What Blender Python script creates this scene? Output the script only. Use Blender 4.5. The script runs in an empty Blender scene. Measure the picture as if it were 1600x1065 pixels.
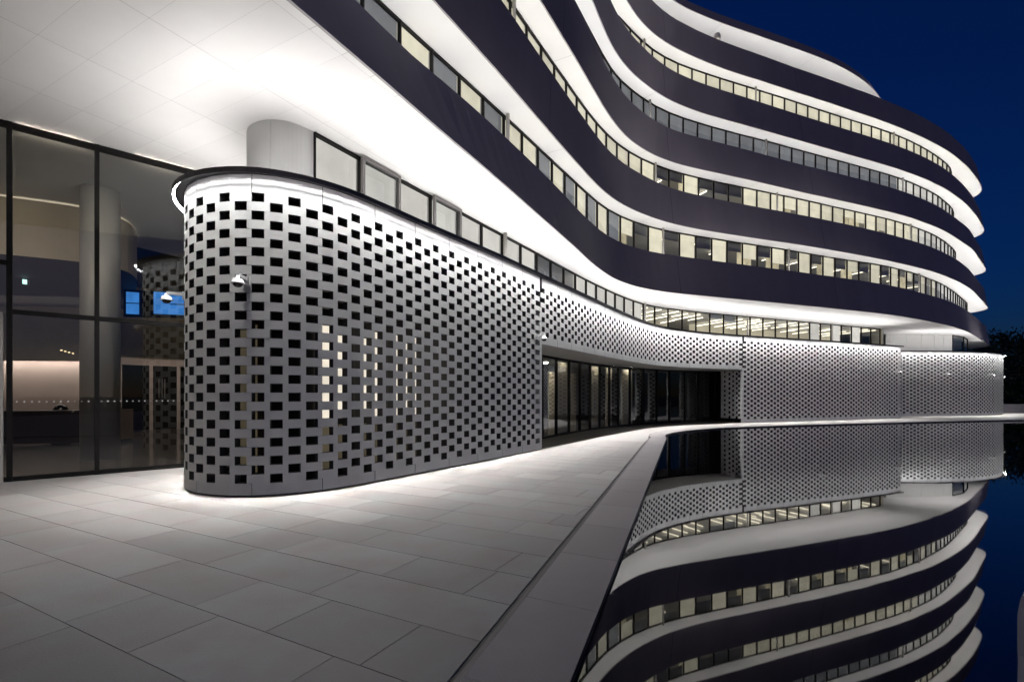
import bpy, bmesh, math, random
from mathutils import Vector
from math import radians, pi, sin, cos, hypot, atan2, sqrt
random.seed(7)
SC = bpy.context.scene
COL = SC.collection

# ------------------------------------------------------------------ camera, sky, exposure
EYE = 1.65
FPX = 765.0                      # focal length in pixels of the 1600 px wide photograph
cam_d = bpy.data.cameras.new('camera')
cam_d.sensor_width = 36.0
cam_d.lens = FPX / 1600.0 * 36.0
cam_d.shift_y = (618.0 - 532.5) / 1600.0
cam_d.clip_start = 0.05
cam_d.clip_end = 3000.0
cam = bpy.data.objects.new('camera', cam_d)
COL.objects.link(cam)
cam.location = (0, 0, EYE)
cam.rotation_euler = (radians(90), 0, 0)
SC.camera = cam

SUN_EL, SUN_ROT = radians(2.0), radians(165)
world = bpy.data.worlds.new('World')
SC.world = world
world.use_nodes = True
wn = world.node_tree
wn.nodes.clear()
w_out = wn.nodes.new('ShaderNodeOutputWorld')
w_bg = wn.nodes.new('ShaderNodeBackground')
w_sky = wn.nodes.new('ShaderNodeTexSky')
w_sky.sky_type = 'NISHITA'
w_sky.sun_disc = False
w_sky.sun_elevation = SUN_EL
w_sky.sun_rotation = SUN_ROT
w_sky.ozone_density = 6.0
w_sky.dust_density = 0.3
w_mul = wn.nodes.new('ShaderNodeMix')
w_mul.data_type = 'RGBA'
w_mul.blend_type = 'MULTIPLY'
w_mul.inputs[0].default_value = 1.0
w_mul.inputs[7].default_value = (0.6, 0.62, 1.0, 1)      # blue hour: the warm end of the spectrum is gone
wn.links.new(w_sky.outputs[0], w_mul.inputs[6])
wn.links.new(w_mul.outputs[2], w_bg.inputs[0])
w_bg.inputs[1].default_value = 0.078
wn.links.new(w_bg.outputs[0], w_out.inputs[0])

# what is left of the sun: a wide, weak, warm afterglow from behind the camera
sun_d = bpy.data.lights.new('sun', 'SUN')
sun_d.energy = 0.18
sun_d.angle = radians(60)
sun_d.color = (1.0, 0.80, 0.66)
sun = bpy.data.objects.new('sun', sun_d)
COL.objects.link(sun)
sun_dir = Vector((sin(SUN_ROT) * cos(SUN_EL), cos(SUN_ROT) * cos(SUN_EL), sin(SUN_EL)))
sun.rotation_euler = sun_dir.to_track_quat('Z', 'Y').to_euler()
sun.location = sun_dir * 50

vs = SC.view_settings
vs.view_transform = 'Standard'
vs.look = 'None'
vs.exposure = 0.0
vs.gamma = 1.0
SC.render.engine = 'CYCLES'
cy = SC.cycles
cy.use_denoising = True
cy.use_light_tree = True
cy.max_bounces = 8
cy.diffuse_bounces = 4
cy.glossy_bounces = 4
cy.transparent_max_bounces = 12
cy.caustics_reflective = False
cy.caustics_refractive = False
cy.sample_clamp_indirect = 6.0
cy.blur_glossy = 0.2

CURVES = {
 'W': [(-6.3, 12.6), (-6.32, 12.1), (-6.33, 11.6), (-6.34, 11.1), (-6.33, 10.6), (-6.31, 10.1), (-6.22, 9.6), (-6.07, 9.13), (-5.82, 8.69), (-5.49, 8.33), (-5.06, 8.07), (-4.58, 7.94), (-4.08, 7.96), (-3.62, 8.15), (-3.22, 8.45), (-2.89, 8.83), (-2.62, 9.25), (-2.35, 9.67), (-2.09, 10.1), (-1.82, 10.52), (-1.55, 10.94), (-1.28, 11.36), (-1.01, 11.78), (-0.74, 12.21), (-0.47, 12.63), (-0.21, 13.06), (0.04, 13.49), (0.3, 13.92), (0.55, 14.35), (0.8, 14.79), (1.06, 15.22), (1.31, 15.65), (1.57, 16.08), (1.83, 16.51), (2.09, 16.94), (2.34, 17.37), (2.6, 17.8), (2.85, 18.23), (3.1, 18.66), (3.35, 19.1), (3.61, 19.53), (3.86, 19.96), (4.12, 20.39), (4.38, 20.81), (4.65, 21.24), (4.91, 21.67), (5.17, 22.09), (5.44, 22.52), (5.71, 22.94), (5.98, 23.36), (6.26, 23.78), (6.54, 24.19), (6.84, 24.59), (7.14, 24.99), (7.47, 25.37), (7.81, 25.73), (8.18, 26.08), (8.55, 26.41), (8.94, 26.73), (9.33, 27.04), (9.74, 27.33), (10.16, 27.6), (10.59, 27.86), (11.03, 28.11), (11.46, 28.34), (11.91, 28.58), (12.35, 28.81), (12.8, 29.03), (13.25, 29.25), (13.71, 29.46), (14.17, 29.66), (14.63, 29.86), (15.09, 30.05), (15.55, 30.24), (16.02, 30.43), (16.48, 30.62), (16.94, 30.81), (17.4, 31.01), (17.86, 31.2), (18.33, 31.4), (18.79, 31.59), (19.25, 31.77), (19.72, 31.96), (20.18, 32.15), (20.65, 32.33), (21.11, 32.52), (21.57, 32.72), (22.03, 32.91), (22.49, 33.11), (22.95, 33.31), (23.41, 33.51), (23.87, 33.72), (24.32, 33.93), (24.77, 34.14), (25.23, 34.36), (25.68, 34.57), (26.13, 34.78), (26.59, 34.99), (27.05, 35.19), (27.51, 35.39), (27.97, 35.58), (28.43, 35.77)],
 'P': [(31.31, 39.65), (32.29, 39.6), (33.28, 39.58), (34.27, 39.61), (35.26, 39.7), (36.24, 39.85), (37.2, 40.06), (38.16, 40.33), (39.09, 40.67), (39.99, 41.07), (40.87, 41.52), (41.72, 42.04), (42.53, 42.6), (43.31, 43.22), (44.04, 43.88), (44.66, 44.65), (45.13, 45.52), (45.39, 46.47), (45.4, 47.46), (45.08, 48.39), (44.51, 49.2), (43.72, 49.78), (42.82, 50.2), (41.89, 50.53), (40.92, 50.72), (39.93, 50.84), (38.95, 50.96), (37.97, 51.07), (36.98, 51.19), (36, 51.3)],
 'C1': [(-13.58, -12.71), (-13.09, -11.84), (-12.61, -10.96), (-12.12, -10.09), (-11.64, -9.21), (-11.15, -8.34), (-10.67, -7.46), (-10.18, -6.59), (-9.7, -5.71), (-9.21, -4.84), (-8.73, -3.96), (-8.24, -3.09), (-7.76, -2.21), (-7.27, -1.34), (-6.79, -0.46), (-6.3, 0.41), (-5.82, 1.29), (-5.33, 2.16), (-4.85, 3.04), (-4.36, 3.91), (-3.88, 4.79), (-3.4, 5.66), (-2.93, 6.55), (-2.49, 7.44), (-2.05, 8.34), (-1.62, 9.25), (-1.18, 10.15), (-0.74, 11.04), (-0.3, 11.94), (0.13, 12.85), (0.55, 13.75), (0.98, 14.66), (1.41, 15.56), (1.84, 16.47), (2.26, 17.37), (2.67, 18.28), (3.09, 19.19), (3.53, 20.09), (4, 20.97), (4.52, 21.83), (5.12, 22.63), (5.79, 23.37), (6.55, 24.02), (7.39, 24.57), (8.28, 25.02), (9.2, 25.42), (10.12, 25.79), (11.05, 26.16), (11.98, 26.53), (12.91, 26.9), (13.84, 27.27), (14.77, 27.64), (15.7, 28.01), (16.63, 28.38), (17.56, 28.76), (18.48, 29.15), (19.4, 29.53), (20.33, 29.92), (21.25, 30.3), (22.17, 30.7), (23.08, 31.11), (23.99, 31.53), (24.89, 31.97), (25.78, 32.43), (26.65, 32.91), (27.52, 33.41), (28.38, 33.93), (29.23, 34.45), (30.07, 34.99), (30.92, 35.52), (31.76, 36.06), (32.6, 36.61), (33.42, 37.17), (34.23, 37.76), (35.03, 38.37), (35.82, 38.98), (36.61, 39.59), (37.4, 40.21), (38.18, 40.84), (38.94, 41.49), (39.69, 42.14), (40.45, 42.8), (41.2, 43.46), (41.95, 44.12), (42.71, 44.78), (43.46, 45.44), (44.21, 46.09), (44.97, 46.75), (45.72, 47.41), (46.47, 48.07), (47.22, 48.74), (47.97, 49.4), (48.72, 50.06), (49.47, 50.73), (50.2, 51.41), (50.85, 52.16), (51.28, 53.06), (51.41, 54.05), (51.36, 55.05), (51.17, 56.03), (50.9, 56.99), (50.53, 57.92), (49.99, 58.76), (49.29, 59.48), (48.52, 60.11), (47.7, 60.68), (46.8, 61.12), (45.85, 61.44), (44.89, 61.71), (43.92, 61.97), (42.95, 62.22), (41.97, 62.42), (40.98, 62.57), (39.99, 62.67), (38.99, 62.75), (37.99, 62.83), (37, 62.92), (36, 63)],
 'C2': [(-10.55, -4.26), (-10.06, -3.38), (-9.57, -2.51), (-9.09, -1.63), (-8.6, -0.75), (-8.11, 0.13), (-7.63, 1.01), (-7.14, 1.88), (-6.65, 2.76), (-6.17, 3.64), (-5.68, 4.52), (-5.19, 5.4), (-4.71, 6.28), (-4.22, 7.15), (-3.73, 8.03), (-3.25, 8.91), (-2.76, 9.79), (-2.27, 10.67), (-1.78, 11.54), (-1.28, 12.41), (-0.78, 13.29), (-0.29, 14.16), (0.19, 15.05), (0.66, 15.93), (1.14, 16.81), (1.62, 17.7), (2.1, 18.58), (2.59, 19.45), (3.08, 20.33), (3.58, 21.2), (4.11, 22.05), (4.69, 22.87), (5.33, 23.64), (6.04, 24.36), (6.79, 25.02), (7.59, 25.64), (8.42, 26.2), (9.29, 26.69), (10.19, 27.13), (11.11, 27.54), (12.04, 27.92), (12.98, 28.28), (13.91, 28.64), (14.85, 29), (15.79, 29.35), (16.74, 29.69), (17.68, 30.05), (18.61, 30.42), (19.54, 30.8), (20.46, 31.19), (21.39, 31.59), (22.31, 31.99), (23.23, 32.39), (24.14, 32.81), (25.05, 33.23), (25.96, 33.66), (26.86, 34.1), (27.75, 34.56), (28.64, 35.02), (29.53, 35.49), (30.42, 35.97), (31.29, 36.46), (32.15, 36.99), (32.99, 37.53), (33.83, 38.09), (34.66, 38.65), (35.49, 39.21), (36.31, 39.79), (37.11, 40.39), (37.91, 41.01), (38.7, 41.62), (39.49, 42.25), (40.27, 42.88), (41.04, 43.52), (41.8, 44.18), (42.56, 44.84), (43.31, 45.5), (44.06, 46.16), (44.82, 46.83), (45.57, 47.49), (46.33, 48.15), (47.08, 48.82), (47.83, 49.48), (48.59, 50.14), (49.34, 50.81), (50.08, 51.49), (50.75, 52.24), (51.23, 53.12), (51.46, 54.09), (51.47, 55.09), (51.3, 56.08), (51.02, 57.04), (50.62, 57.96), (50.04, 58.78), (49.34, 59.5), (48.58, 60.16), (47.76, 60.73), (46.85, 61.16), (45.89, 61.47), (44.93, 61.73), (43.95, 61.98), (42.98, 62.22), (42, 62.42), (41, 62.56), (40, 62.66), (39, 62.75), (38, 62.83), (37, 62.92), (36, 63)],
 'C3': [(-6.78, 2.44), (-6.3, 3.31), (-5.82, 4.18), (-5.33, 5.05), (-4.85, 5.92), (-4.37, 6.79), (-3.89, 7.66), (-3.4, 8.54), (-2.92, 9.41), (-2.44, 10.28), (-1.95, 11.15), (-1.47, 12.02), (-0.99, 12.89), (-0.51, 13.76), (-0.02, 14.63), (0.46, 15.5), (0.94, 16.37), (1.42, 17.25), (1.9, 18.12), (2.38, 18.99), (2.85, 19.87), (3.31, 20.75), (3.78, 21.63), (4.25, 22.51), (4.74, 23.37), (5.28, 24.21), (5.86, 25.02), (6.52, 25.77), (7.24, 26.46), (8.01, 27.08), (8.85, 27.62), (9.72, 28.1), (10.63, 28.51), (11.55, 28.88), (12.48, 29.25), (13.4, 29.62), (14.33, 29.99), (15.25, 30.37), (16.17, 30.75), (17.08, 31.14), (18, 31.53), (18.92, 31.91), (19.84, 32.29), (20.77, 32.65), (21.69, 33.02), (22.62, 33.39), (23.54, 33.77), (24.46, 34.15), (25.38, 34.53), (26.3, 34.92), (27.21, 35.31), (28.12, 35.72), (29.02, 36.15), (29.91, 36.59), (30.79, 37.06), (31.66, 37.54), (32.53, 38.03), (33.39, 38.53), (34.24, 39.04), (35.08, 39.58), (35.9, 40.14), (36.72, 40.71), (37.53, 41.29), (38.34, 41.87), (39.14, 42.46), (39.95, 43.04), (40.75, 43.63), (41.55, 44.23), (42.32, 44.85), (43.08, 45.5), (43.83, 46.15), (44.58, 46.81), (45.33, 47.46), (46.08, 48.12), (46.83, 48.78), (47.58, 49.44), (48.32, 50.09), (49.07, 50.75), (49.8, 51.42), (50.47, 52.16), (50.95, 53.03), (51.18, 54), (51.2, 54.99), (51.04, 55.98), (50.77, 56.93), (50.39, 57.85), (49.84, 58.68), (49.17, 59.42), (48.43, 60.09), (47.63, 60.68), (46.75, 61.13), (45.8, 61.45), (44.85, 61.72), (43.89, 61.98), (42.92, 62.23), (41.95, 62.43), (40.96, 62.57), (39.97, 62.67), (38.98, 62.75), (37.98, 62.83), (36.99, 62.92), (36, 63)],
 'C4': [(-3.21, 9.14), (-2.73, 10.01), (-2.24, 10.89), (-1.76, 11.76), (-1.27, 12.64), (-0.79, 13.51), (-0.3, 14.39), (0.18, 15.26), (0.67, 16.14), (1.15, 17.01), (1.64, 17.89), (2.12, 18.76), (2.61, 19.64), (3.08, 20.52), (3.54, 21.4), (3.98, 22.3), (4.43, 23.2), (4.91, 24.07), (5.45, 24.92), (6.05, 25.71), (6.72, 26.46), (7.44, 27.15), (8.19, 27.81), (8.99, 28.41), (9.83, 28.95), (10.71, 29.43), (11.6, 29.88), (12.52, 30.28), (13.44, 30.66), (14.37, 31.03), (15.3, 31.41), (16.22, 31.79), (17.15, 32.17), (18.07, 32.55), (19, 32.93), (19.92, 33.31), (20.84, 33.7), (21.77, 34.08), (22.69, 34.47), (23.62, 34.85), (24.54, 35.23), (25.47, 35.61), (26.39, 35.99), (27.31, 36.38), (28.23, 36.77), (29.15, 37.17), (30.05, 37.59), (30.96, 38.02), (31.85, 38.46), (32.75, 38.92), (33.63, 39.39), (34.5, 39.88), (35.36, 40.38), (36.22, 40.89), (37.06, 41.43), (37.89, 41.99), (38.72, 42.56), (39.54, 43.13), (40.35, 43.71), (41.16, 44.3), (41.95, 44.91), (42.74, 45.53), (43.52, 46.15), (44.3, 46.77), (45.08, 47.41), (45.84, 48.05), (46.6, 48.71), (47.36, 49.36), (48.11, 50.01), (48.86, 50.67), (49.57, 51.37), (50.15, 52.19), (50.48, 53.13), (50.61, 54.12), (50.55, 55.12), (50.33, 56.09), (50.02, 57.04), (49.58, 57.94), (48.97, 58.73), (48.27, 59.45), (47.52, 60.1), (46.68, 60.65), (45.77, 61.06), (44.83, 61.39), (43.88, 61.7), (42.92, 61.98), (41.95, 62.22), (40.96, 62.4), (39.97, 62.53), (38.98, 62.65), (37.99, 62.77), (36.99, 62.88), (36, 63)],
 'C5': [(-1.86, 14.39), (-1.29, 15.21), (-0.72, 16.03), (-0.16, 16.85), (0.41, 17.66), (0.98, 18.48), (1.55, 19.3), (2.12, 20.12), (2.68, 20.94), (3.25, 21.76), (3.82, 22.58), (4.38, 23.4), (4.92, 24.24), (5.43, 25.09), (5.95, 25.94), (6.5, 26.77), (7.12, 27.55), (7.81, 28.27), (8.56, 28.93), (9.36, 29.52), (10.2, 30.05), (11.07, 30.53), (11.96, 30.99), (12.85, 31.42), (13.76, 31.84), (14.68, 32.22), (15.6, 32.59), (16.53, 32.95), (17.46, 33.32), (18.38, 33.69), (19.31, 34.07), (20.23, 34.44), (21.16, 34.8), (22.08, 35.17), (23.01, 35.54), (23.93, 35.92), (24.85, 36.3), (25.77, 36.68), (26.69, 37.06), (27.61, 37.44), (28.53, 37.84), (29.44, 38.24), (30.34, 38.65), (31.25, 39.07), (32.15, 39.49), (33.05, 39.92), (33.94, 40.37), (34.82, 40.84), (35.7, 41.31), (36.57, 41.79), (37.44, 42.28), (38.29, 42.79), (39.13, 43.32), (39.96, 43.87), (40.79, 44.43), (41.61, 44.99), (42.43, 45.56), (43.23, 46.15), (44.02, 46.75), (44.81, 47.37), (45.59, 47.99), (46.36, 48.62), (47.12, 49.26), (47.87, 49.91), (48.58, 50.61), (49.16, 51.42), (49.5, 52.35), (49.68, 53.33), (49.71, 54.33), (49.58, 55.32), (49.35, 56.28), (49.03, 57.23), (48.56, 58.1), (47.95, 58.89), (47.27, 59.61), (46.51, 60.25), (45.65, 60.76), (44.74, 61.16), (43.81, 61.51), (42.87, 61.84), (41.91, 62.12), (40.93, 62.32), (39.95, 62.47), (38.96, 62.6), (37.97, 62.74), (36.99, 62.87), (36, 63)],
 'C6': [(2.14, 19.34), (2.64, 20.21), (3.14, 21.07), (3.64, 21.94), (4.15, 22.81), (4.65, 23.67), (5.15, 24.54), (5.65, 25.4), (6.15, 26.27), (6.66, 27.13), (7.17, 27.99), (7.72, 28.83), (8.35, 29.6), (9.06, 30.3), (9.83, 30.94), (10.66, 31.5), (11.54, 31.99), (12.44, 32.42), (13.36, 32.82), (14.28, 33.21), (15.21, 33.57), (16.15, 33.93), (17.08, 34.28), (18.02, 34.64), (18.95, 34.99), (19.89, 35.35), (20.82, 35.7), (21.75, 36.07), (22.68, 36.45), (23.6, 36.85), (24.51, 37.26), (25.41, 37.69), (26.3, 38.15), (27.17, 38.64), (28.03, 39.16), (28.87, 39.71), (29.69, 40.28), (30.48, 40.88), (31.25, 41.53), (31.97, 42.22), (32.68, 42.93), (33.38, 43.64), (34.07, 44.36), (34.75, 45.1), (35.39, 45.87), (36.01, 46.66), (36.61, 47.46), (37.2, 48.26), (37.77, 49.08), (38.27, 49.95), (38.62, 50.89), (38.86, 51.86), (39.06, 52.84), (39.22, 53.83), (39.23, 54.83), (39.01, 55.8), (38.63, 56.72), (38.19, 57.62), (37.72, 58.51), (37.19, 59.35), (36.5, 60.08), (35.67, 60.63), (34.79, 61.1), (33.89, 61.55), (33, 62)],
 'G1': [(-3.97, 9.8), (-3.48, 10.67), (-2.97, 11.53), (-2.46, 12.4), (-1.95, 13.26), (-1.44, 14.12), (-0.94, 14.98), (-0.43, 15.84), (0.09, 16.7), (0.6, 17.56), (1.11, 18.42), (1.61, 19.29), (2.12, 20.15), (2.63, 21.01), (3.15, 21.86), (3.67, 22.72), (4.21, 23.56), (4.76, 24.4), (5.31, 25.23), (5.89, 26.05), (6.49, 26.85), (7.12, 27.62), (7.81, 28.34), (8.58, 28.99), (9.42, 29.53), (10.29, 30.01), (11.17, 30.49), (12.07, 30.94), (12.97, 31.37), (13.88, 31.78), (14.8, 32.19), (15.71, 32.59), (16.63, 32.99), (17.55, 33.39), (18.46, 33.79), (19.37, 34.21), (20.28, 34.62), (21.19, 35.05), (22.09, 35.47), (23, 35.89), (23.92, 36.3), (24.83, 36.71), (25.74, 37.12), (26.65, 37.53), (27.56, 37.94), (28.48, 38.35), (29.39, 38.76)],
 'G2': [(-10.93, -2.51), (-10.44, -1.64), (-9.96, -0.76), (-9.47, 0.11), (-8.99, 0.99), (-8.5, 1.86), (-8.02, 2.74), (-7.53, 3.61), (-7.05, 4.49), (-6.56, 5.36), (-6.08, 6.24), (-5.59, 7.11), (-5.11, 7.99), (-4.62, 8.86), (-4.14, 9.74), (-3.65, 10.61), (-3.15, 11.48), (-2.64, 12.34), (-2.12, 13.19), (-1.59, 14.05), (-1.07, 14.9), (-0.55, 15.75), (-0.03, 16.61), (0.49, 17.47), (1, 18.33), (1.51, 19.19), (2.02, 20.05), (2.53, 20.91), (3.05, 21.76), (3.57, 22.62), (4.11, 23.46), (4.7, 24.27), (5.36, 25.02), (6.08, 25.71), (6.86, 26.34), (7.68, 26.91), (8.54, 27.42), (9.44, 27.86), (10.36, 28.26), (11.28, 28.64), (12.21, 29.02), (13.14, 29.4), (14.07, 29.76), (15, 30.12), (15.93, 30.48), (16.86, 30.86), (17.79, 31.24), (18.71, 31.64), (19.62, 32.04), (20.53, 32.45), (21.46, 32.84), (22.38, 33.21), (23.31, 33.59), (24.24, 33.95), (25.17, 34.33), (26.09, 34.72), (27, 35.14), (27.89, 35.6), (28.76, 36.09), (29.62, 36.6), (30.48, 37.11), (31.33, 37.64), (32.17, 38.19), (33, 38.75), (33.82, 39.31), (34.64, 39.88), (35.45, 40.47), (36.25, 41.08), (37.03, 41.7), (37.81, 42.33), (38.58, 42.97), (39.35, 43.61), (40.11, 44.26), (40.87, 44.92), (41.62, 45.57), (42.38, 46.22), (43.14, 46.88), (43.9, 47.53), (44.65, 48.19), (45.39, 48.86), (46.09, 49.58), (46.71, 50.36), (47.22, 51.22), (47.6, 52.14), (47.84, 53.12), (47.85, 54.11), (47.56, 55.07), (47.09, 55.95), (46.47, 56.73), (45.67, 57.33), (44.78, 57.79), (43.86, 58.19), (42.93, 58.53), (41.96, 58.79), (40.97, 58.95), (39.98, 59.07), (38.98, 59.18), (37.99, 59.29), (36.99, 59.39), (36, 59.5)],
 'G3': [(-6.8, 4.34), (-6.31, 5.22), (-5.83, 6.1), (-5.34, 6.98), (-4.85, 7.86), (-4.36, 8.73), (-3.88, 9.61), (-3.39, 10.49), (-2.9, 11.37), (-2.42, 12.25), (-1.93, 13.13), (-1.44, 14.01), (-0.95, 14.89), (-0.47, 15.77), (0.02, 16.64), (0.51, 17.52), (1, 18.4), (1.49, 19.28), (1.99, 20.15), (2.48, 21.03), (2.97, 21.9), (3.47, 22.77), (4, 23.63), (4.55, 24.47), (5.15, 25.28), (5.8, 26.05), (6.51, 26.76), (7.27, 27.41), (8.07, 28.02), (8.91, 28.57), (9.78, 29.06), (10.69, 29.5), (11.6, 29.91), (12.53, 30.3), (13.46, 30.68), (14.4, 31.05), (15.33, 31.42), (16.27, 31.79), (17.2, 32.16), (18.14, 32.53), (19.07, 32.9), (20, 33.28), (20.93, 33.67), (21.85, 34.06), (22.78, 34.45), (23.71, 34.84), (24.63, 35.23), (25.56, 35.62), (26.48, 36.01), (27.41, 36.4), (28.33, 36.81), (29.23, 37.25), (30.13, 37.7), (31.02, 38.17), (31.9, 38.66), (32.77, 39.16), (33.63, 39.67), (34.49, 40.2), (35.32, 40.76), (36.14, 41.34), (36.95, 41.94), (37.75, 42.55), (38.54, 43.17), (39.32, 43.8), (40.09, 44.45), (40.84, 45.12), (41.53, 45.85), (42.14, 46.64), (42.72, 47.47), (43.27, 48.3), (43.83, 49.14), (44.36, 49.99), (44.87, 50.86), (45.35, 51.74), (45.77, 52.66), (46, 53.63), (45.97, 54.63), (45.71, 55.6), (45.24, 56.49), (44.56, 57.22), (43.76, 57.83), (42.91, 58.36), (41.98, 58.73), (40.99, 58.94), (40, 59.07), (39, 59.18), (38, 59.28), (37, 59.39), (36, 59.5)],
 'G4': [(-2.69, 11.68), (-2.21, 12.56), (-1.72, 13.44), (-1.23, 14.31), (-0.75, 15.19), (-0.26, 16.07), (0.22, 16.94), (0.71, 17.82), (1.19, 18.7), (1.68, 19.57), (2.17, 20.45), (2.65, 21.32), (3.14, 22.2), (3.62, 23.08), (4.11, 23.95), (4.6, 24.83), (5.12, 25.68), (5.7, 26.5), (6.35, 27.26), (7.07, 27.96), (7.82, 28.62), (8.61, 29.24), (9.44, 29.79), (10.32, 30.28), (11.22, 30.72), (12.13, 31.14), (13.05, 31.54), (13.97, 31.92), (14.9, 32.3), (15.84, 32.66), (16.77, 33.02), (17.7, 33.4), (18.63, 33.78), (19.55, 34.16), (20.48, 34.54), (21.41, 34.92), (22.33, 35.3), (23.26, 35.68), (24.19, 36.06), (25.11, 36.44), (26.04, 36.82), (26.97, 37.21), (27.89, 37.59), (28.81, 37.98), (29.73, 38.39), (30.63, 38.82), (31.53, 39.26), (32.42, 39.73), (33.3, 40.21), (34.17, 40.71), (35.03, 41.21), (35.89, 41.73), (36.73, 42.27), (37.55, 42.85), (38.36, 43.45), (39.16, 44.05), (39.96, 44.65), (40.73, 45.29), (41.45, 45.98), (42.09, 46.75), (42.68, 47.56), (43.26, 48.38), (43.83, 49.21), (44.38, 50.04), (44.89, 50.9), (45.37, 51.78), (45.78, 52.7), (46.01, 53.67), (45.96, 54.67), (45.7, 55.63), (45.22, 56.51), (44.53, 57.23), (43.74, 57.85), (42.89, 58.37), (41.96, 58.74), (40.98, 58.94), (39.98, 59.07), (38.99, 59.18), (37.99, 59.29), (37, 59.39), (36, 59.5)],
 'G5': [(-1.92, 15.55), (-1.42, 16.41), (-0.92, 17.27), (-0.42, 18.13), (0.08, 18.99), (0.58, 19.86), (1.08, 20.72), (1.58, 21.58), (2.08, 22.44), (2.58, 23.3), (3.09, 24.16), (3.64, 24.99), (4.26, 25.77), (4.95, 26.48), (5.67, 27.17), (6.37, 27.88), (7.05, 28.61), (7.75, 29.31), (8.5, 29.97), (9.3, 30.56), (10.15, 31.09), (11.03, 31.55), (11.94, 31.96), (12.85, 32.35), (13.77, 32.73), (14.7, 33.11), (15.62, 33.47), (16.55, 33.84), (17.47, 34.21), (18.4, 34.58), (19.32, 34.95), (20.24, 35.33), (21.16, 35.71), (22.08, 36.1), (23, 36.48), (23.92, 36.86), (24.84, 37.24), (25.76, 37.61), (26.69, 37.98), (27.61, 38.35), (28.54, 38.72), (29.45, 39.11), (30.37, 39.51), (31.27, 39.92), (32.17, 40.34), (33.06, 40.79), (33.94, 41.26), (34.82, 41.74), (35.68, 42.23), (36.53, 42.74), (37.38, 43.27), (38.22, 43.81), (39.05, 44.35), (39.87, 44.92), (40.66, 45.52), (41.41, 46.18), (42.08, 46.92), (42.69, 47.7), (43.28, 48.51), (43.86, 49.31), (44.42, 50.14), (44.94, 50.99), (45.41, 51.87), (45.81, 52.78), (46.01, 53.75), (45.95, 54.74), (45.68, 55.7), (45.19, 56.56), (44.49, 57.27), (43.7, 57.88), (42.85, 58.39), (41.92, 58.75), (40.95, 58.95), (39.96, 59.07), (38.97, 59.18), (37.98, 59.29), (36.99, 59.39), (36, 59.5)],
 'GE': [(1.17, 18.84), (1.62, 19.71), (2.07, 20.57), (2.53, 21.43), (3, 22.29), (3.49, 23.13), (4.01, 23.96), (4.56, 24.76), (5.14, 25.55), (5.74, 26.32), (6.37, 27.06), (7.04, 27.77), (7.74, 28.45), (8.47, 29.1), (9.26, 29.68), (10.09, 30.19), (10.95, 30.64), (11.84, 31.04), (12.75, 31.39), (13.68, 31.69), (14.62, 31.96)],
}
# ------------------------------------------------------------------ curve helpers
class Curve:
    """Plan curve through points (Catmull-Rom), addressed by arc length; the building lies on its left."""
    def __init__(self, pts, step=0.1):
        P = [Vector(p) for p in pts]
        P = [2 * P[0] - P[1]] + P + [2 * P[-1] - P[-2]]
        d = [P[1].copy()]
        for i in range(1, len(P) - 2):
            p0, p1, p2, p3 = P[i - 1], P[i], P[i + 1], P[i + 2]
            n = max(1, int((p2 - p1).length / step))
            for j in range(1, n + 1):
                t = j / n
                d.append(0.5 * ((2 * p1) + (p2 - p0) * t + (2 * p0 - 5 * p1 + 4 * p2 - p3) * t * t + (3 * p1 - p0 - 3 * p2 + p3) * t ** 3))
        self.d = d
        self.s = [0.0]
        for a, b in zip(d, d[1:]):
            self.s.append(self.s[-1] + (b - a).length)
        self.L = self.s[-1]

    def idx(self, s):
        lo, hi = 0, len(self.s) - 2
        while lo < hi:
            m = (lo + hi + 1) // 2
            if self.s[m] <= s: lo = m
            else: hi = m - 1
        return lo

    def at(self, s, off=0.0):
        i = self.idx(s)
        a, b = self.d[i], self.d[i + 1]
        t = (s - self.s[i]) / max(1e-9, self.s[i + 1] - self.s[i])
        p = a.lerp(b, t) if 0 <= t <= 1 else a + (b - a) * t
        if off:
            p = p + self.nrm(s) * off
        return p

    def tan(self, s):
        a = self.at0(max(0, s - 0.15)); b = self.at0(min(self.L, s + 0.15))
        return (b - a).normalized()

    def at0(self, s):
        i = self.idx(s)
        t = (s - self.s[i]) / max(1e-9, self.s[i + 1] - self.s[i])
        return self.d[i].lerp(self.d[i + 1], min(1, max(0, t)))

    def nrm(self, s):                       # towards the building
        t = self.tan(s)
        return Vector((-t.y, t.x))

    def s_px(self, x, s0=0.0):              # arc length where the curve crosses the sight line of photo column x
        k = (x - 800.0) / FPX
        best = None
        for i in range(len(self.d) - 1):
            if self.s[i] < s0: continue
            a, b = self.d[i], self.d[i + 1]
            fa, fb = a.x - k * a.y, b.x - k * b.y
            if a.y > 0.5 and fa * fb <= 0 and fa != fb:
                s = self.s[i] + (self.s[i + 1] - self.s[i]) * fa / (fa - fb)
                if best is None or a.y < best[1]: best = (s, a.y)
        if best is None:                    # never crossed: the nearest approach
            best = min(((self.s[i], abs(p.x / p.y - k)) for i, p in enumerate(self.d) if p.y > 0.5 and self.s[i] >= s0), key=lambda q: q[1])
        return best[0]

    def line(self, s0, s1, step, off=0.0):
        n = max(1, int(round((s1 - s0) / step)))
        return [self.at(s0 + (s1 - s0) * i / n, off) for i in range(n + 1)]


CV = {k: Curve(v) for k, v in CURVES.items()}


def px(p):
    return 800 + FPX * p[0] / p[1] if p[1] > 0.1 else -9999

# ------------------------------------------------------------------ materials
def new_mat(name):
    m = bpy.data.materials.new(name)
    m.use_nodes = True
    m.node_tree.nodes.clear()
    out = m.node_tree.nodes.new('ShaderNodeOutputMaterial')
    return m, m.node_tree, out


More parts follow.
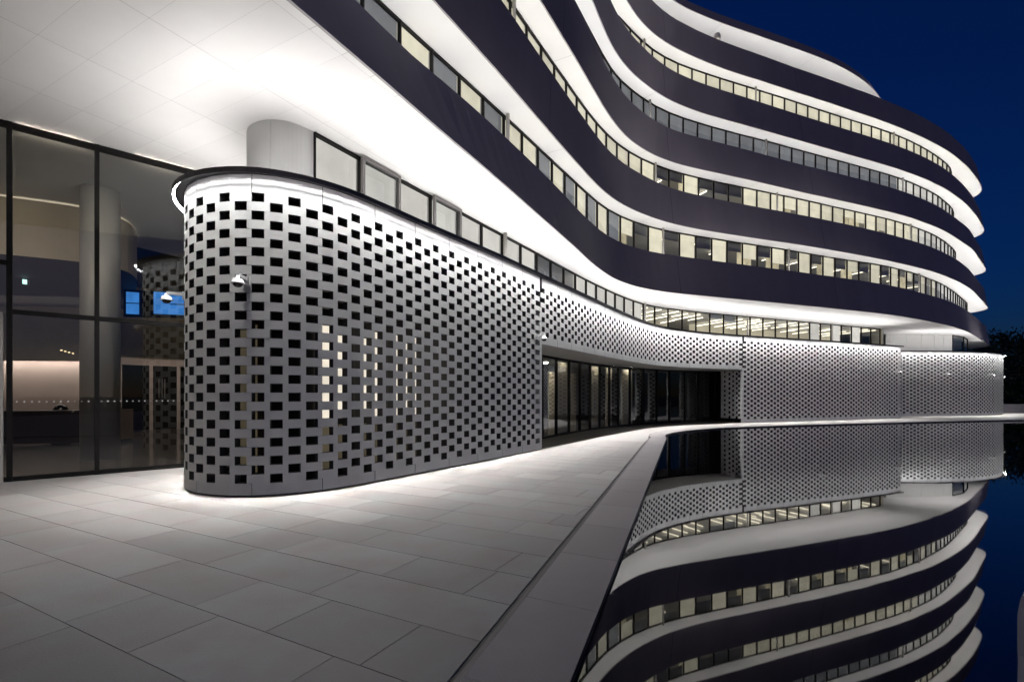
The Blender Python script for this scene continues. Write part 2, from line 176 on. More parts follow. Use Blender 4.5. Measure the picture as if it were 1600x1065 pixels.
def principled(name, col, rough=0.5, metal=0.0, spec=0.5, noise=0.0, scale=3.0, bump=0.0, bscale=40.0, rvar=0.0, objvar=0.0, stretch=None, col2=None, wear=0.0):
    m, nt, out = new_mat(name)
    N, Lk = nt.nodes, nt.links
    b = N.new('ShaderNodeBsdfPrincipled')
    b.inputs['Base Color'].default_value = (*col, 1)
    b.inputs['Roughness'].default_value = rough
    b.inputs['Metallic'].default_value = metal
    b.inputs['Specular IOR Level'].default_value = spec
    Lk.new(b.outputs[0], out.inputs[0])
    tc = N.new('ShaderNodeTexCoord')
    vec = tc.outputs['Object']
    if stretch:
        mp = N.new('ShaderNodeMapping')
        mp.inputs['Scale'].default_value = stretch
        Lk.new(vec, mp.inputs[0]); vec = mp.outputs[0]
    fac = None
    if noise or rvar or col2:
        n = N.new('ShaderNodeTexNoise')
        n.inputs['Scale'].default_value = scale
        n.inputs['Detail'].default_value = 6
        n.inputs['Roughness'].default_value = 0.6
        Lk.new(vec, n.inputs['Vector'])
        fac = n.outputs['Fac']
    colsock = None
    if noise or objvar or col2:
        c2 = col2 if col2 else col
        mx = N.new('ShaderNodeMix'); mx.data_type = 'RGBA'
        mx.inputs[6].default_value = (*col, 1)
        mx.inputs[7].default_value = (*c2, 1)
        if fac and col2:
            rp = N.new('ShaderNodeMapRange')
            rp.inputs[1].default_value = 0.38; rp.inputs[2].default_value = 0.62
            Lk.new(fac, rp.inputs[0]); Lk.new(rp.outputs[0], mx.inputs[0])
        val = N.new('ShaderNodeHueSaturation')
        Lk.new(mx.outputs[2], val.inputs['Color'])
        vsrc = None
        if noise:
            mr = N.new('ShaderNodeMapRange')
            mr.inputs[1].default_value = 0.3; mr.inputs[2].default_value = 0.7
            mr.inputs[3].default_value = 1 - noise; mr.inputs[4].default_value = 1 + noise
            Lk.new(fac, mr.inputs[0]); vsrc = mr.outputs[0]
        if objvar:
            oi = N.new('ShaderNodeObjectInfo')
            mr2 = N.new('ShaderNodeMapRange')
            mr2.inputs[3].default_value = 1 - objvar; mr2.inputs[4].default_value = 1 + objvar
            Lk.new(oi.outputs['Random'], mr2.inputs[0])
            if vsrc:
                mm = N.new('ShaderNodeMath'); mm.operation = 'MULTIPLY'
                Lk.new(vsrc, mm.inputs[0]); Lk.new(mr2.outputs[0], mm.inputs[1]); vsrc = mm.outputs[0]
            else: vsrc = mr2.outputs[0]
        if vsrc: Lk.new(vsrc, val.inputs['Value'])
        colsock = val.outputs[0]
        Lk.new(colsock, b.inputs['Base Color'])
    if rvar:
        mr = N.new('ShaderNodeMapRange')
        mr.inputs[1].default_value = 0.3; mr.inputs[2].default_value = 0.7
        mr.inputs[3].default_value = rough - rvar; mr.inputs[4].default_value = rough + rvar
        Lk.new(fac, mr.inputs[0]); Lk.new(mr.outputs[0], b.inputs['Roughness'])
    if bump:
        n2 = N.new('ShaderNodeTexNoise')
        n2.inputs['Scale'].default_value = bscale; n2.inputs['Detail'].default_value = 4
        Lk.new(tc.outputs['Object'], n2.inputs['Vector'])
        bp = N.new('ShaderNodeBump'); bp.inputs['Strength'].default_value = bump; bp.inputs['Distance'].default_value = 0.01
        Lk.new(n2.outputs['Fac'], bp.inputs['Height']); Lk.new(bp.outputs[0], b.inputs['Normal'])
    return m


def emitter(name, col, strength, noise=0.0, scale=1.5):
    m, nt, out = new_mat(name)
    e = nt.nodes.new('ShaderNodeEmission')
    e.inputs[0].default_value = (*col, 1); e.inputs[1].default_value = strength
    if noise:
        tc = nt.nodes.new('ShaderNodeTexCoord')
        n = nt.nodes.new('ShaderNodeTexNoise'); n.inputs['Scale'].default_value = scale; n.inputs['Detail'].default_value = 3
        mr = nt.nodes.new('ShaderNodeMapRange')
        mr.inputs[1].default_value = 0.3; mr.inputs[2].default_value = 0.7
        mr.inputs[3].default_value = strength * (1 - noise); mr.inputs[4].default_value = strength * (1 + noise)
        oi = nt.nodes.new('ShaderNodeObjectInfo')
        mr2 = nt.nodes.new('ShaderNodeMapRange'); mr2.inputs[3].default_value = 0.82; mr2.inputs[4].default_value = 1.12
        mm = nt.nodes.new('ShaderNodeMath'); mm.operation = 'MULTIPLY'
        nt.links.new(tc.outputs['Object'], n.inputs['Vector']); nt.links.new(n.outputs['Fac'], mr.inputs[0])
        nt.links.new(oi.outputs['Random'], mr2.inputs[0])
        nt.links.new(mr.outputs[0], mm.inputs[0]); nt.links.new(mr2.outputs[0], mm.inputs[1])
        nt.links.new(mm.outputs[0], e.inputs[1])
    nt.links.new(e.outputs[0], out.inputs[0])
    return m


def glass(name, tint, ior=1.5, boost=1.5, rough=0.0):
    m, nt, out = new_mat(name)
    N, Lk = nt.nodes, nt.links
    tr = N.new('ShaderNodeBsdfTransparent'); tr.inputs[0].default_value = (*tint, 1)
    gl = N.new('ShaderNodeBsdfGlossy'); gl.inputs['Roughness'].default_value = rough
    gl.inputs[0].default_value = (0.95, 0.97, 1, 1)
    fr = N.new('ShaderNodeFresnel'); fr.inputs[0].default_value = ior
    mu = N.new('ShaderNodeMath'); mu.operation = 'MULTIPLY'; mu.inputs[1].default_value = boost; mu.use_clamp = True
    mx = N.new('ShaderNodeMixShader')
    Lk.new(fr.outputs[0], mu.inputs[0]); Lk.new(mu.outputs[0], mx.inputs[0])
    Lk.new(tr.outputs[0], mx.inputs[1]); Lk.new(gl.outputs[0], mx.inputs[2]); Lk.new(mx.outputs[0], out.inputs[0])
    return m


def water_mat():
    m, nt, out = new_mat('still_water')
    N, Lk = nt.nodes, nt.links
    df = N.new('ShaderNodeBsdfDiffuse'); df.inputs[0].default_value = (0.004, 0.004, 0.005, 1)
    gl = N.new('ShaderNodeBsdfGlossy'); gl.inputs['Roughness'].default_value = 0.02
    gl.inputs[0].default_value = (1, 1, 1, 1)
    lw = N.new('ShaderNodeFresnel'); lw.inputs[0].default_value = 1.5
    mr = N.new('ShaderNodeMath'); mr.operation = 'MULTIPLY'; mr.inputs[1].default_value = 1.35; mr.use_clamp = True
    Lk.new(lw.outputs[0], mr.inputs[0])
    tc = N.new('ShaderNodeTexCoord')
    mp = N.new('ShaderNodeMapping'); mp.inputs['Scale'].default_value = (1.0, 1.0, 1.0)
    n = N.new('ShaderNodeTexNoise'); n.inputs['Scale'].default_value = 0.7; n.inputs['Detail'].default_value = 2
    bp = N.new('ShaderNodeBump'); bp.inputs['Strength'].default_value = 0.02; bp.inputs['Distance'].default_value = 0.02
    Lk.new(tc.outputs['Object'], mp.inputs[0]); Lk.new(mp.outputs[0], n.inputs['Vector']); Lk.new(n.outputs['Fac'], bp.inputs['Height'])
    Lk.new(bp.outputs[0], gl.inputs['Normal'])
    mx = N.new('ShaderNodeMixShader')
    Lk.new(mr.outputs[0], mx.inputs[0]); Lk.new(df.outputs[0], mx.inputs[1]); Lk.new(gl.outputs[0], mx.inputs[2]); Lk.new(mx.outputs[0], out.inputs[0])
    return m


def leaf_mat():
    return principled('leaf_green', (0.03, 0.055, 0.02), 0.7, noise=0.4, scale=2.0)


M = {
    'panel': principled('screen_panel_paint', (0.58, 0.58, 0.56), 0.58, spec=0.25, noise=0.05, scale=1.6, objvar=0.03, rvar=0.05),
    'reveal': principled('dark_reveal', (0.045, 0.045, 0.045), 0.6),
    'trim': principled('dark_metal_trim', (0.05, 0.047, 0.05), 0.4),
    'fascia': principled('aubergine_cladding', (0.33, 0.295, 0.32), 0.5, spec=0.35, noise=0.10, scale=0.6, objvar=0.05, rvar=0.08, stretch=(1, 1, 0.25)),
    'soffit': principled('white_soffit_paint', (0.83, 0.82, 0.82), 0.55, spec=0.2, noise=0.02, scale=0.8),
    'soffit_panel': principled('white_soffit_panel', (0.83, 0.815, 0.81), 0.5, spec=0.25, noise=0.025, scale=1.0, objvar=0.02),
    'white': principled('white_wall_panel', (0.72, 0.72, 0.71), 0.5, spec=0.3, noise=0.02, scale=1.0),
    'shadow_gap': principled('dark_joint', (0.05, 0.047, 0.045), 0.9),
    'frame': principled('window_frame', (0.012, 0.011, 0.011), 0.6, spec=0.15),
    'frame_grey': principled('grey_window_frame', (0.16, 0.15, 0.15), 0.4),
    'post': principled('pale_post', (0.5, 0.48, 0.45), 0.4),
    'pane': glass('clear_glass', (0.90, 0.92, 0.92)),
    'pane_lobby': glass('lobby_glass', (0.78, 0.80, 0.80), 1.5, 2.2),
    'blind_lit': emitter('lit_blind', (1.0, 0.92, 0.70), 0.86, noise=0.10),
    'room_glow': emitter('lit_room_behind', (1.0, 0.86, 0.56), 0.62, noise=0.3, scale=2.5),
    'blind_lit_soft': emitter('lit_blind_soft', (1.0, 0.95, 0.87), 0.80, noise=0.08),
    'blind_dim': emitter('dim_glowing_blind', (0.93, 0.95, 1.0), 0.20, noise=0.10),  # faint glow put into the blind itself to brighten it
    'blind_grey': principled('grey_blind', (0.62, 0.62, 0.66), 0.8, noise=0.06, scale=2.0, objvar=0.1),
    'led': emitter('led_white', (1.0, 0.975, 0.95), 86.0),
    'led_roof': emitter('led_roof_white', (1.0, 0.975, 0.95), 98.0),
    'nose_fill': emitter('nose_fill_white', (1.0, 0.975, 0.95), 42.0),
    'led_nose': emitter('led_nose_white', (1.0, 0.975, 0.95), 98.0),
    'led_wall': emitter('led_wall_wash', (0.98, 0.99, 1.0), 350.0),
    'luminaire': emitter('office_luminaire', (1.0, 0.90, 0.68), 3.5),
    'office_lit': emitter('glowing_office_wall', (1.0, 0.88, 0.62), 0.50, noise=0.25, scale=0.5),
    'office_wall': principled('office_back_wall', (0.40, 0.36, 0.28), 0.8, noise=0.15, scale=0.6),
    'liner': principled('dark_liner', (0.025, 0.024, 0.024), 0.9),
    'roof': principled('roof_deck', (0.30, 0.30, 0.30), 0.8),
    'slab': principled('granite_slab', (0.305, 0.275, 0.265), 0.5, spec=0.35, noise=0.16, scale=1.7, objvar=0.13, bump=0.25, bscale=60.0, rvar=0.08, stretch=(1, 1, 1), col2=(0.275, 0.275, 0.268)),
    'coping': principled('coping_stone', (0.27, 0.25, 0.255), 0.5, spec=0.35, noise=0.09, scale=2.4, objvar=0.06, bump=0.25, bscale=60.0, rvar=0.08),
    'drain': principled('drain_channel', (0.02, 0.02, 0.021), 0.5, metal=0.3),
    'grate': principled('drain_grate', (0.09, 0.085, 0.088), 0.45, metal=0.5),
    'mat': principled('entrance_mat', (0.06, 0.052, 0.04), 0.9, noise=0.2, scale=8),
    'basin': principled('pool_basin_black', (0.012, 0.012, 0.013), 0.5),
    'water': water_mat(),
    'ground': principled('dark_lawn', (0.035, 0.045, 0.022), 0.9, noise=0.3, scale=0.4),
    'leaf': leaf_mat(),
    'bark': principled('tree_bark', (0.09, 0.07, 0.05), 0.9, noise=0.3, scale=6),
    'cam_white': principled('camera_white', (0.50, 0.50, 0.49), 0.35),
    'cam_dome': principled('camera_dome', (0.03, 0.025, 0.022), 0.08, spec=0.6),
    'cream': principled('cream_plaster', (0.62, 0.55, 0.42), 0.7, noise=0.05, scale=1.0),
    'brown': principled('brown_wall', (0.36, 0.31, 0.23), 0.7, noise=0.12, scale=1.5),
    'pink': principled('pale_lobby_wall', (0.55, 0.46, 0.43), 0.6, noise=0.04, scale=1.0),
    'dark_wood': principled('dark_counter', (0.03, 0.026, 0.024), 0.3, noise=0.2, scale=3),
    'grey_paint': principled('grey_column', (0.24, 0.24, 0.235), 0.4, noise=0.03),
    'steel': principled('brushed_steel', (0.55, 0.5, 0.46), 0.3, metal=1.0, noise=0.05, scale=6),
    'floor_in': principled('polished_lobby_floor', (0.16, 0.145, 0.135), 0.12, noise=0.1, scale=2),
    'black': principled('black_glass', (0.01, 0.01, 0.011), 0.08),
    'ceil_dark': principled('dark_ceiling', (0.05, 0.048, 0.045), 0.7),
    'exit': emitter('exit_sign_face', (0.55, 1.0, 0.85), 2.2),
    'blue': emitter('blue_sky_reflection', (0.06, 0.27, 0.75), 0.9, noise=0.15, scale=3),
    'spot': emitter('spot_reflection', (1.0, 0.76, 0.4), 2.0),
    'hall_fill': emitter('hall_fill_light', (1.0, 0.93, 0.80), 60.0),
    'fill_downlight': emitter('warm_downlight', (1.0, 0.80, 0.52), 45.0),
    'lobby_fill': emitter('hidden_lobby_fill', (1.0, 0.86, 0.67), 125.0),
    'cove_lamp': emitter('cove_lamp', (1.0, 0.84, 0.6), 2.5),
    'frieze_fill': emitter('frieze_fill', (1.0, 0.88, 0.78), 34.0),
    'dot': principled('frosted_dot', (0.6, 0.6, 0.6), 0.8),
    'room_lit': emitter('lit_room_window', (1.0, 0.90, 0.74), 0.9, noise=0.12, scale=2.0),
    'room_dim': emitter('dim_room_window', (1.0, 0.83, 0.55), 0.07, noise=0.3, scale=2.0),
}

# ------------------------------------------------------------------ object helpers
class MB:
    def __init__(self): self.v, self.f = [], []
    def quad(self, a, b, c, d):
        n = len(self.v); self.v += [tuple(a), tuple(b), tuple(c), tuple(d)]; self.f.append((n, n + 1, n + 2, n + 3)); return self
    def poly(self, pts):
        n = len(self.v); self.v += [tuple(p) for p in pts]; self.f.append(tuple(range(n, n + len(pts)))); return self
    def flat(self, pts, z): return self.poly([(p[0], p[1], z) for p in pts])
    def prism(self, pts, z0, z1):
        n = len(pts); k = len(self.v)
        self.v += [(p[0], p[1], z0) for p in pts] + [(p[0], p[1], z1) for p in pts]
        self.f.append(tuple(range(k + n - 1, k - 1, -1))); self.f.append(tuple(range(k + n, k + 2 * n)))
        for i in range(n):
            j = (i + 1) % n
            self.f.append((k + i, k + j, k + n + j, k + n + i))
        return self
    def bar(self, p, q, w_in, w_out, z0, z1):            # box over the plan segment p-q, w_in to its left, w_out to its right
        p, q = Vector(p[:2]), Vector(q[:2]); t = (q - p).normalized(); n = Vector((-t.y, t.x))
        return self.prism([p - n * w_out, q - n * w_out, q + n * w_in, p + n * w_in], z0, z1)
    def strip(self, la, za, lb, zb):                      # surface between two plan lines of equal length
        for i in range(len(la) - 1):
            self.quad((la[i][0], la[i][1], za), (la[i + 1][0], la[i + 1][1], za), (lb[i + 1][0], lb[i + 1][1], zb), (lb[i][0], lb[i][1], zb))
        return self
    def box(self, x0, x1, y0, y1, z0, z1):
        return self.prism([(x0, y0), (x1, y0), (x1, y1), (x0, y1)], z0, z1)
    def cyl(self, c, r, z0, z1, n=24, r1=None):
        r1 = r if r1 is None else r1
        k = len(self.v)
        for z, rr in ((z0, r), (z1, r1)):
            self.v += [(c[0] + rr * cos(2 * pi * i / n), c[1] + rr * sin(2 * pi * i / n), z) for i in range(n)]
        for i in range(n):
            j = (i + 1) % n
            self.f.append((k + i, k + j, k + n + j, k + n + i))
        self.f.append(tuple(range(k + n - 1, k - 1, -1))); self.f.append(tuple(range(k + n, k + 2 * n)))
        return self
    def lathe(self, c, prof, n=20):
        k = len(self.v)
        for r, z in prof:
            self.v += [(c[0] + r * cos(2 * pi * i / n), c[1] + r * sin(2 * pi * i / n), c[2] + z) for i in range(n)]
        for a in range(len(prof) - 1):
            for i in range(n):
                j = (i + 1) % n
                self.f.append((k + a * n + i, k + a * n + j, k + (a + 1) * n + j, k + (a + 1) * n + i))
        return self
    def obj(self, name, mat, parent=None, smooth=False):
        me = bpy.data.meshes.new(name)
        me.from_pydata(self.v, [], self.f)
        me.materials.append(M[mat])
        if smooth:
            for p in me.polygons: p.use_smooth = True
        o = bpy.data.objects.new(name, me)
        COL.objects.link(o)
        if parent: o.parent = parent
        return o


def tag(o, label=None, cat=None, group=None, kind=None):
    if label: o['label'] = label
    if cat: o['category'] = cat
    if group: o['group'] = group
    if kind: o['kind'] = kind
    return o


def empty(name, loc=(0, 0, 0)):
    o = bpy.data.objects.new(name, None)
    COL.objects.link(o)
    o.empty_display_size = 0.3
    o.location = loc
    return o


W, PV = CV['W'], CV['P']
Z_WALL0, Z_WALL1, Z_ROOF = 0.035, 5.245, 5.28
Z_LIP = 5.19
Z_S1, STOREY = 6.93, 4.0
def zs(k): return Z_S1 + STOREY * (k - 1)
CORE = [(-20, 4), (-8, 28), (-1, 35), (16, 42), (30, 48), (35, 54), (36, 60)]

# ================================================================== SETTING
gA = Vector((-0.882, 0.471)); gB = Vector((0.471, 0.882))          # paving directions
U = Vector((0.330, 0.944)); UN = Vector((-0.944, 0.330))           # pool edge direction and the way towards the building
E0 = Vector((0.332, 2.82))                                         # a point of the pool's left edge

# big ground far below everything
tag(MB().flat([(-900, -900), (900, -900), (900, 900), (-900, 900)], -0.6).obj('ground', 'ground'), kind='structure')

left_edge = [E0 + U * s for s in (-3.86, 2, 6, 10, 14, 17.0)]
far_edge = [(6.42, 20.5), (7.05, 21.75), (8.25, 23.2), (9.5, 24.3), (10.9, 25.3), (14.3, 26.85), (18.5, 28.4), (23, 29.95), (27.8, 31.5), (33.4, 33.2), (40, 35.2), (48, 37.5), (60, 40)]
right_edge = [(60, 20), (22, 10.5), (13, 8.6), (8.2, 6.6), (4.74, 4.45), (2.91, 2.82), (0.9, 0.92)]
pool_poly = [tuple(p) for p in left_edge] + far_edge + right_edge
ZW = -0.06
water = MB().flat(pool_poly[::-1], ZW).obj('water', 'water')
tag(water, kind='structure')
bas = MB()
bas.flat(pool_poly, -0.5)
for i in range(len(pool_poly)):
    a, b = pool_poly[i], pool_poly[(i + 1) % len(pool_poly)]
    bas.quad((a[0], a[1], -0.5), (b[0], b[1], -0.5), (b[0], b[1], -0.012), (a[0], a[1], -0.012))
tag(bas.obj('pool_basin', 'basin'), kind='structure')

# pavement: a dark bed with the slabs laid on it
far_curve = Curve([tuple(left_edge[-2]), tuple(left_edge[-1])] + far_edge)
bed = [tuple(p) for p in left_edge] + far_edge + [(60, 70), (-40, 70), (-40, -20), (-8, -20)]
pavement = MB().flat(bed, -0.012).obj('pavement', 'shadow_gap')
tag(pavement, kind='structure')
right_bank = [(0.9, 0.92), (2.91, 2.82), (4.74, 4.45), (8.2, 6.6), (13, 8.6), (22, 10.5), (60, 20), (60, -30), (-8, -20), (-0.95, -0.83)]


def clip(poly, p0, n):                                             # keep the side where (p-p0).n >= 0
    out = []
    for i in range(len(poly)):
        a, b = Vector(poly[i]), Vector(poly[(i + 1) % len(poly)])
        da, db = (a - p0).dot(n), (b - p0).dot(n)
        if da >= 0: out.append(tuple(a))
        if da * db < 0: out.append(tuple(a + (b - a) * (da / (da - db))))
    return out


def area(p):
    return abs(sum(p[i][0] * p[(i + 1) % len(p)][1] - p[(i + 1) % len(p)][0] * p[i][1] for i in range(len(p)))) / 2


ROW0, RH, GAP = 1.61, 0.598, 0.007
known = {0: [6.356, 4.566, 3.669, 2.459], 1: [6.8, 5.235, 4.03, 3.14], 2: [6.47, 4.944, 3.43]}
drain_p = E0 + UN * 0.672
rs = random.Random(3)
far_slabs = MB()
n_slab = 0
for r in range(-7, 27):
    b0 = ROW0 + RH * r
    js = list(known.get(r, []))
    if not js: js = [5.0 + rs.uniform(0, 1.5)]
    while js[0] < 16: js.insert(0, js[0] + rs.choice((0.9, 1.2, 1.2, 1.5, 1.8)))
    while js[-1] > -8: js.append(js[-1] - rs.choice((0.9, 1.2, 1.2, 1.5, 1.8)))
    for a1, a0 in zip(js, js[1:]):
        h = GAP / 2
        pl = [gA * (a0 + h) + gB * (b0 + h), gA * (a1 - h) + gB * (b0 + h), gA * (a1 - h) + gB * (b0 + RH - h), gA * (a0 + h) + gB * (b0 + RH - h)]
        pl = clip([tuple(p) for p in pl], drain_p, UN)
        if len(pl) < 3 or area(pl) < 0.004: continue
        c = sum((Vector(p) for p in pl), Vector((0, 0))) / len(pl)
        if c.y < -4 or c.x < -15: continue
        # clear of the lobby floor and of the space behind the screen
        if (c - Vector((-9.67, 9.42))).dot(Vector((-0.667, 0.745))) > 0.5: continue
        dz = rs.uniform(-0.0012, 0.0)
        if px(c) > -250 and c.y > 1.6 and c.length < 11.5 and n_slab < 298:
            MB().prism(pl, -0.011, dz).obj('paving_slab', 'slab', pavement)
            n_slab += 1
        else:
            far_slabs.prism(pl, -0.011, dz)
tag(far_slabs.obj('distant_paving_slabs', 'slab', pavement), kind='stuff')
# beyond the last rows: the terrace as far as the screen, seen at a grazing angle
b_end = ROW0 + RH * 27
terr = [tuple(gA * 8 + gB * b_end), tuple(gA * 8 + gB * 60), (50, 60)]
dr_far = far_curve.line(0.0, far_curve.L, 1.0, 0.66)
dr_far = [p for p in dr_far if (p.dot(gB)) > b_end]
start = drain_p + U * ((b_end - drain_p.dot(gB)) / U.dot(gB))
terr = [tuple(start)] + [tuple(p) for p in dr_far] + [(60, 66), tuple(gA * 30 + gB * 66), tuple(gA * 30 + gB * b_end)]
MB().flat(terr, -0.001).obj('terrace_paving', 'slab', pavement)

# pool coping with its drain
coping = MB().flat([tuple(E0 + U * -3.8 + UN * 0.0), tuple(E0 + U * 17.0), tuple(E0 + U * 17.0 + UN * 0.665), tuple(E0 + U * -3.8 + UN * 0.665)], -0.0105).obj('pool_coping', 'drain')
tag(coping, kind='structure')
jd = gA
s = -3.9
while s < 17.0:
    s2 = min(s + 1.22, 17.6)
    o0, o1 = 0.0, 0.600
    def cp(ss, oo): return E0 + U * ss + UN * oo + U * (oo * (gA.dot(U) / gA.dot(UN)))
    q = [cp(s + 0.003, o0), cp(s2 - 0.003, o0), cp(s2 - 0.003, o1), cp(s + 0.003, o1)]
    MB().prism([tuple(p) for p in q], -0.05, 0.0).obj('coping_slab', 'coping', coping)
    s = s2
# grate in the slot
gs = -3.8
g = MB()
g.prism([tuple(E0 + U * -3.8 + UN * 0.604), tuple(E0 + U * 17.2 + UN * 0.604), tuple(E0 + U * 17.2 + UN * 0.642), tuple(E0 + U * -3.8 + UN * 0.642)], -0.0104, -0.004)
g.obj('drain_grate', 'grate', coping)
# curved part of the coping, in stones of its own
fs0 = far_curve.s_px(1041)
sA = (left_edge[-1] - left_edge[-2]).length + 0.55
s = sA
i = 0
while s < far_curve.L - 1:
    s2 = min(s + 1.22, far_curve.L)
    m = MB()
    la, lb = far_curve.line(s + 0.004, s2 - 0.004, 0.4, 0.0), far_curve.line(s + 0.004, s2 - 0.004, 0.4, 0.62)
    m.prism([tuple(p) for p in la] + [tuple(p) for p in reversed(lb)], -0.05, 0.0015)
    m.obj('coping_slab', 'coping', coping)
    s = s2
# the other bank of the pool at the right edge of the frame
bank = MB().flat(right_bank, -0.012).obj('opposite_bank', 'shadow_gap')
tag(bank, kind='structure')
rb = Curve([(-0.3, -0.25), (0.9, 0.92), (2.91, 2.82), (4.74, 4.45), (8.2, 6.6), (13, 8.6), (22, 10.5)])
s = 0
while s < 20:
    la, lb = rb.line(s + 0.004, s + 1.216, 0.4, 0.0), rb.line(s + 0.004, s + 1.216, 0.4, -0.62)
    MB().prism([tuple(p) for p in la] + [tuple(p) for p in reversed(lb)], -0.05, 0.0015).obj('coping_slab', 'coping', bank)
    s += 1.22
MB().flat([tuple(p) for p in rb.line(0, 22, 1.0, -0.63)] + [(30, -25), (-8, -20)], -0.001).obj('bank_paving', 'slab', bank)

# ================================================================== PERFORATED SCREEN WALLS
WATT, WIDE = 21.0, 0.42
ROWH, TOPM, NROW = 0.1475, 0.299, 32
DEP = 0.15


def screen_panel(curve, s0, wid, zbot, parent, odd_first=True, seg=1, solid_l=0.0, solid_r=0.0, steps=True, botm=None):
    """one folded sheet of the screen: offset rows of solid fingers with openings between them"""
    mb = MB()
    DEL = 0.085 * wid / 1.1 if steps else 0.0
    k = wid / 1.1
    J = 0.005

    fronts = set()

    def bar(u0, u1, z0, z1):
        n = seg if (u1 - u0) > 0.2 else 1
        us = [u0 + (u1 - u0) * i / n for i in range(n + 1)]
        f = [curve.at(s0 + u) for u in us]
        b = [curve.at(s0 + u, DEP) for u in us]
        for i in range(n):
            fronts.add(len(mb.f))
            mb.quad((f[i].x, f[i].y, z0), (f[i + 1].x, f[i + 1].y, z0), (f[i + 1].x, f[i + 1].y, z1), (f[i].x, f[i].y, z1))
            mb.quad((f[i].x, f[i].y, z1), (f[i + 1].x, f[i + 1].y, z1), (b[i + 1].x, b[i + 1].y, z1), (b[i].x, b[i].y, z1))
            mb.quad((b[i].x, b[i].y, z0), (b[i + 1].x, b[i + 1].y, z0), (f[i + 1].x, f[i + 1].y, z0), (f[i].x, f[i].y, z0))
        mb.quad((b[0].x, b[0].y, z0), (f[0].x, f[0].y, z0), (f[0].x, f[0].y, z1), (b[0].x, b[0].y, z1))
        mb.quad((f[-1].x, f[-1].y, z0), (b[-1].x, b[-1].y, z0), (b[-1].x, b[-1].y, z1), (f[-1].x, f[-1].y, z1))

    bar(J, wid - J, Z_WALL1 - TOPM, Z_WALL1 - 0.002)
    z = Z_WALL1 - TOPM
    r = 0
    lim = zbot + (botm if botm else 0.0)
    while r < NROW and z - ROWH >= lim - 1e-6:
        z1, z0 = z, z - ROWH
        if r % 2 == 0:
            bars = [(0.19 * k, 0.55 * k), (0.74 * k, 1.1 * k - J)]
        else:
            bars = [(-DEL + J, 0.275 * k), (0.465 * k, 0.825 * k)]
            if not steps: bars.append((1.015 * k, 1.1 * k - J))
        if solid_l: bars = [(max(a, 0), b) for a, b in bars if b > solid_l]
        for a, b in bars:
            if a < 0:                               # the tongue that reaches into the neighbouring sheet has open joints
                bar(a, 0.0, z0 + 0.004, z1 - 0.004); bar(0.0, b, z0, z1)
            else: bar(a, b, z0, z1)
        z = z0; r += 1
    bar(J, wid - J, zbot, z)
    if solid_l: bar(J, solid_l, zbot, Z_WALL1 - TOPM)
    if solid_r: bar(wid - solid_r, wid - J, zbot, Z_WALL1 - TOPM)
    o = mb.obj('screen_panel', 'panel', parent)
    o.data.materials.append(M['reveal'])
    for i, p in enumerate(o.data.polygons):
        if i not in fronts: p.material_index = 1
    return o


screen = empty('perforated_screen_wall', (W.at(0).x, W.at(0).y, 0))
screen.location = (0, 0, 0)
tag(screen, 'curving light grey perforated screen wall with rounded near end and entrance portal', 'screen wall')
s_j0, s_j1 = W.s_px(846.5, 10), W.s_px(1160, 15)
Z_HEAD = 3.23


def run(curve, s0, s1, zbot, parent, **kw):
    n = max(1, int(round((s1 - s0) / 1.09)))
    wd = (s1 - s0) / n
    for i in range(n):
        k2 = dict(kw)
        seg = 1
        if s0 + i * wd < 9 and curve is W: seg = 3
        if i != 0: k2.pop('solid_l', None)
        if i != n - 1: k2.pop('solid_r', None)
        screen_panel(curve, s0 + i * wd, wd, zbot, parent, seg=seg, **k2)
    return n


s_joint = W.s_px(393.5, 3.0)                       # a sheet joint falls here in the photograph
n_b = int((s_joint - 0.1) / 1.1)
run(W, s_joint - n_b * 1.1, s_joint, Z_WALL0, screen)
run(W, s_joint, s_j0 - 0.13, Z_WALL0, screen)
run(W, s_j0 + 0.005, s_j1 - 0.005, Z_HEAD, screen, botm=0.17)
run(W, s_j1 + 0.12, W.L - 0.05, Z_WALL0, screen)
# plain jambs and head of the portal
def wall_block(curve, s0, s1, dep, z0, z1, off=-0.004):
    la, lb = curve.line(s0, s1, 0.5, off), curve.line(s0, s1, 0.5, dep)
    return MB().prism([tuple(p) for p in la] + [tuple(p) for p in reversed(lb)], z0, z1)
wall_block(W, s_j0 - 0.128, s_j0, 0.40, Z_WALL0, Z_WALL1 - TOPM - 0.6).obj('portal_jamb', 'panel', screen)
wall_block(W, s_j1, s_j1 + 0.118, 0.10, Z_WALL0, Z_HEAD + 0.1).obj('portal_jamb', 'panel', screen)
GE = Curve([(-0.6, 15.4), (0.25, 17.0)] + CURVES['GE'])
ge_l = GE.line(2.6, GE.L, 0.8)
wf = W.line(s_j0, s_j1, 0.8, 0.0)
MB().flat([tuple(p) for p in wf] + [tuple(p) for p in reversed(ge_l)], Z_HEAD - 0.004).obj('portal_soffit', 'panel', screen)
MB().flat([tuple(p) for p in W.line(s_j0, s_j1, 0.8, 0.05)] + [tuple(p) for p in reversed(ge_l)], 0.003).obj('entrance_mat', 'mat', screen)
# far reveal of the portal, perforated too: a short row of fingers
pa, pb = W.at(s_j1, 0.02), W.at(s_j1, 1.6)
rv = MB()
zz = Z_HEAD - 0.02
rr = 0
while zz > 0.3:
    cols = [(0.0, 0.28), (0.47, 0.83), (1.02, 1.58)] if rr % 2 else [(0.0, 0.1), (0.29, 0.55), (0.74, 1.2), (1.38, 1.58)]
    for u0, u1 in cols:
        d = (pb - pa).normalized()
        rv.bar(pa + d * u0, pa + d * u1, 0.05, 0.0, zz - ROWH, zz)
    zz -= ROWH; rr += 1
rv.obj('portal_reveal', 'panel', screen)

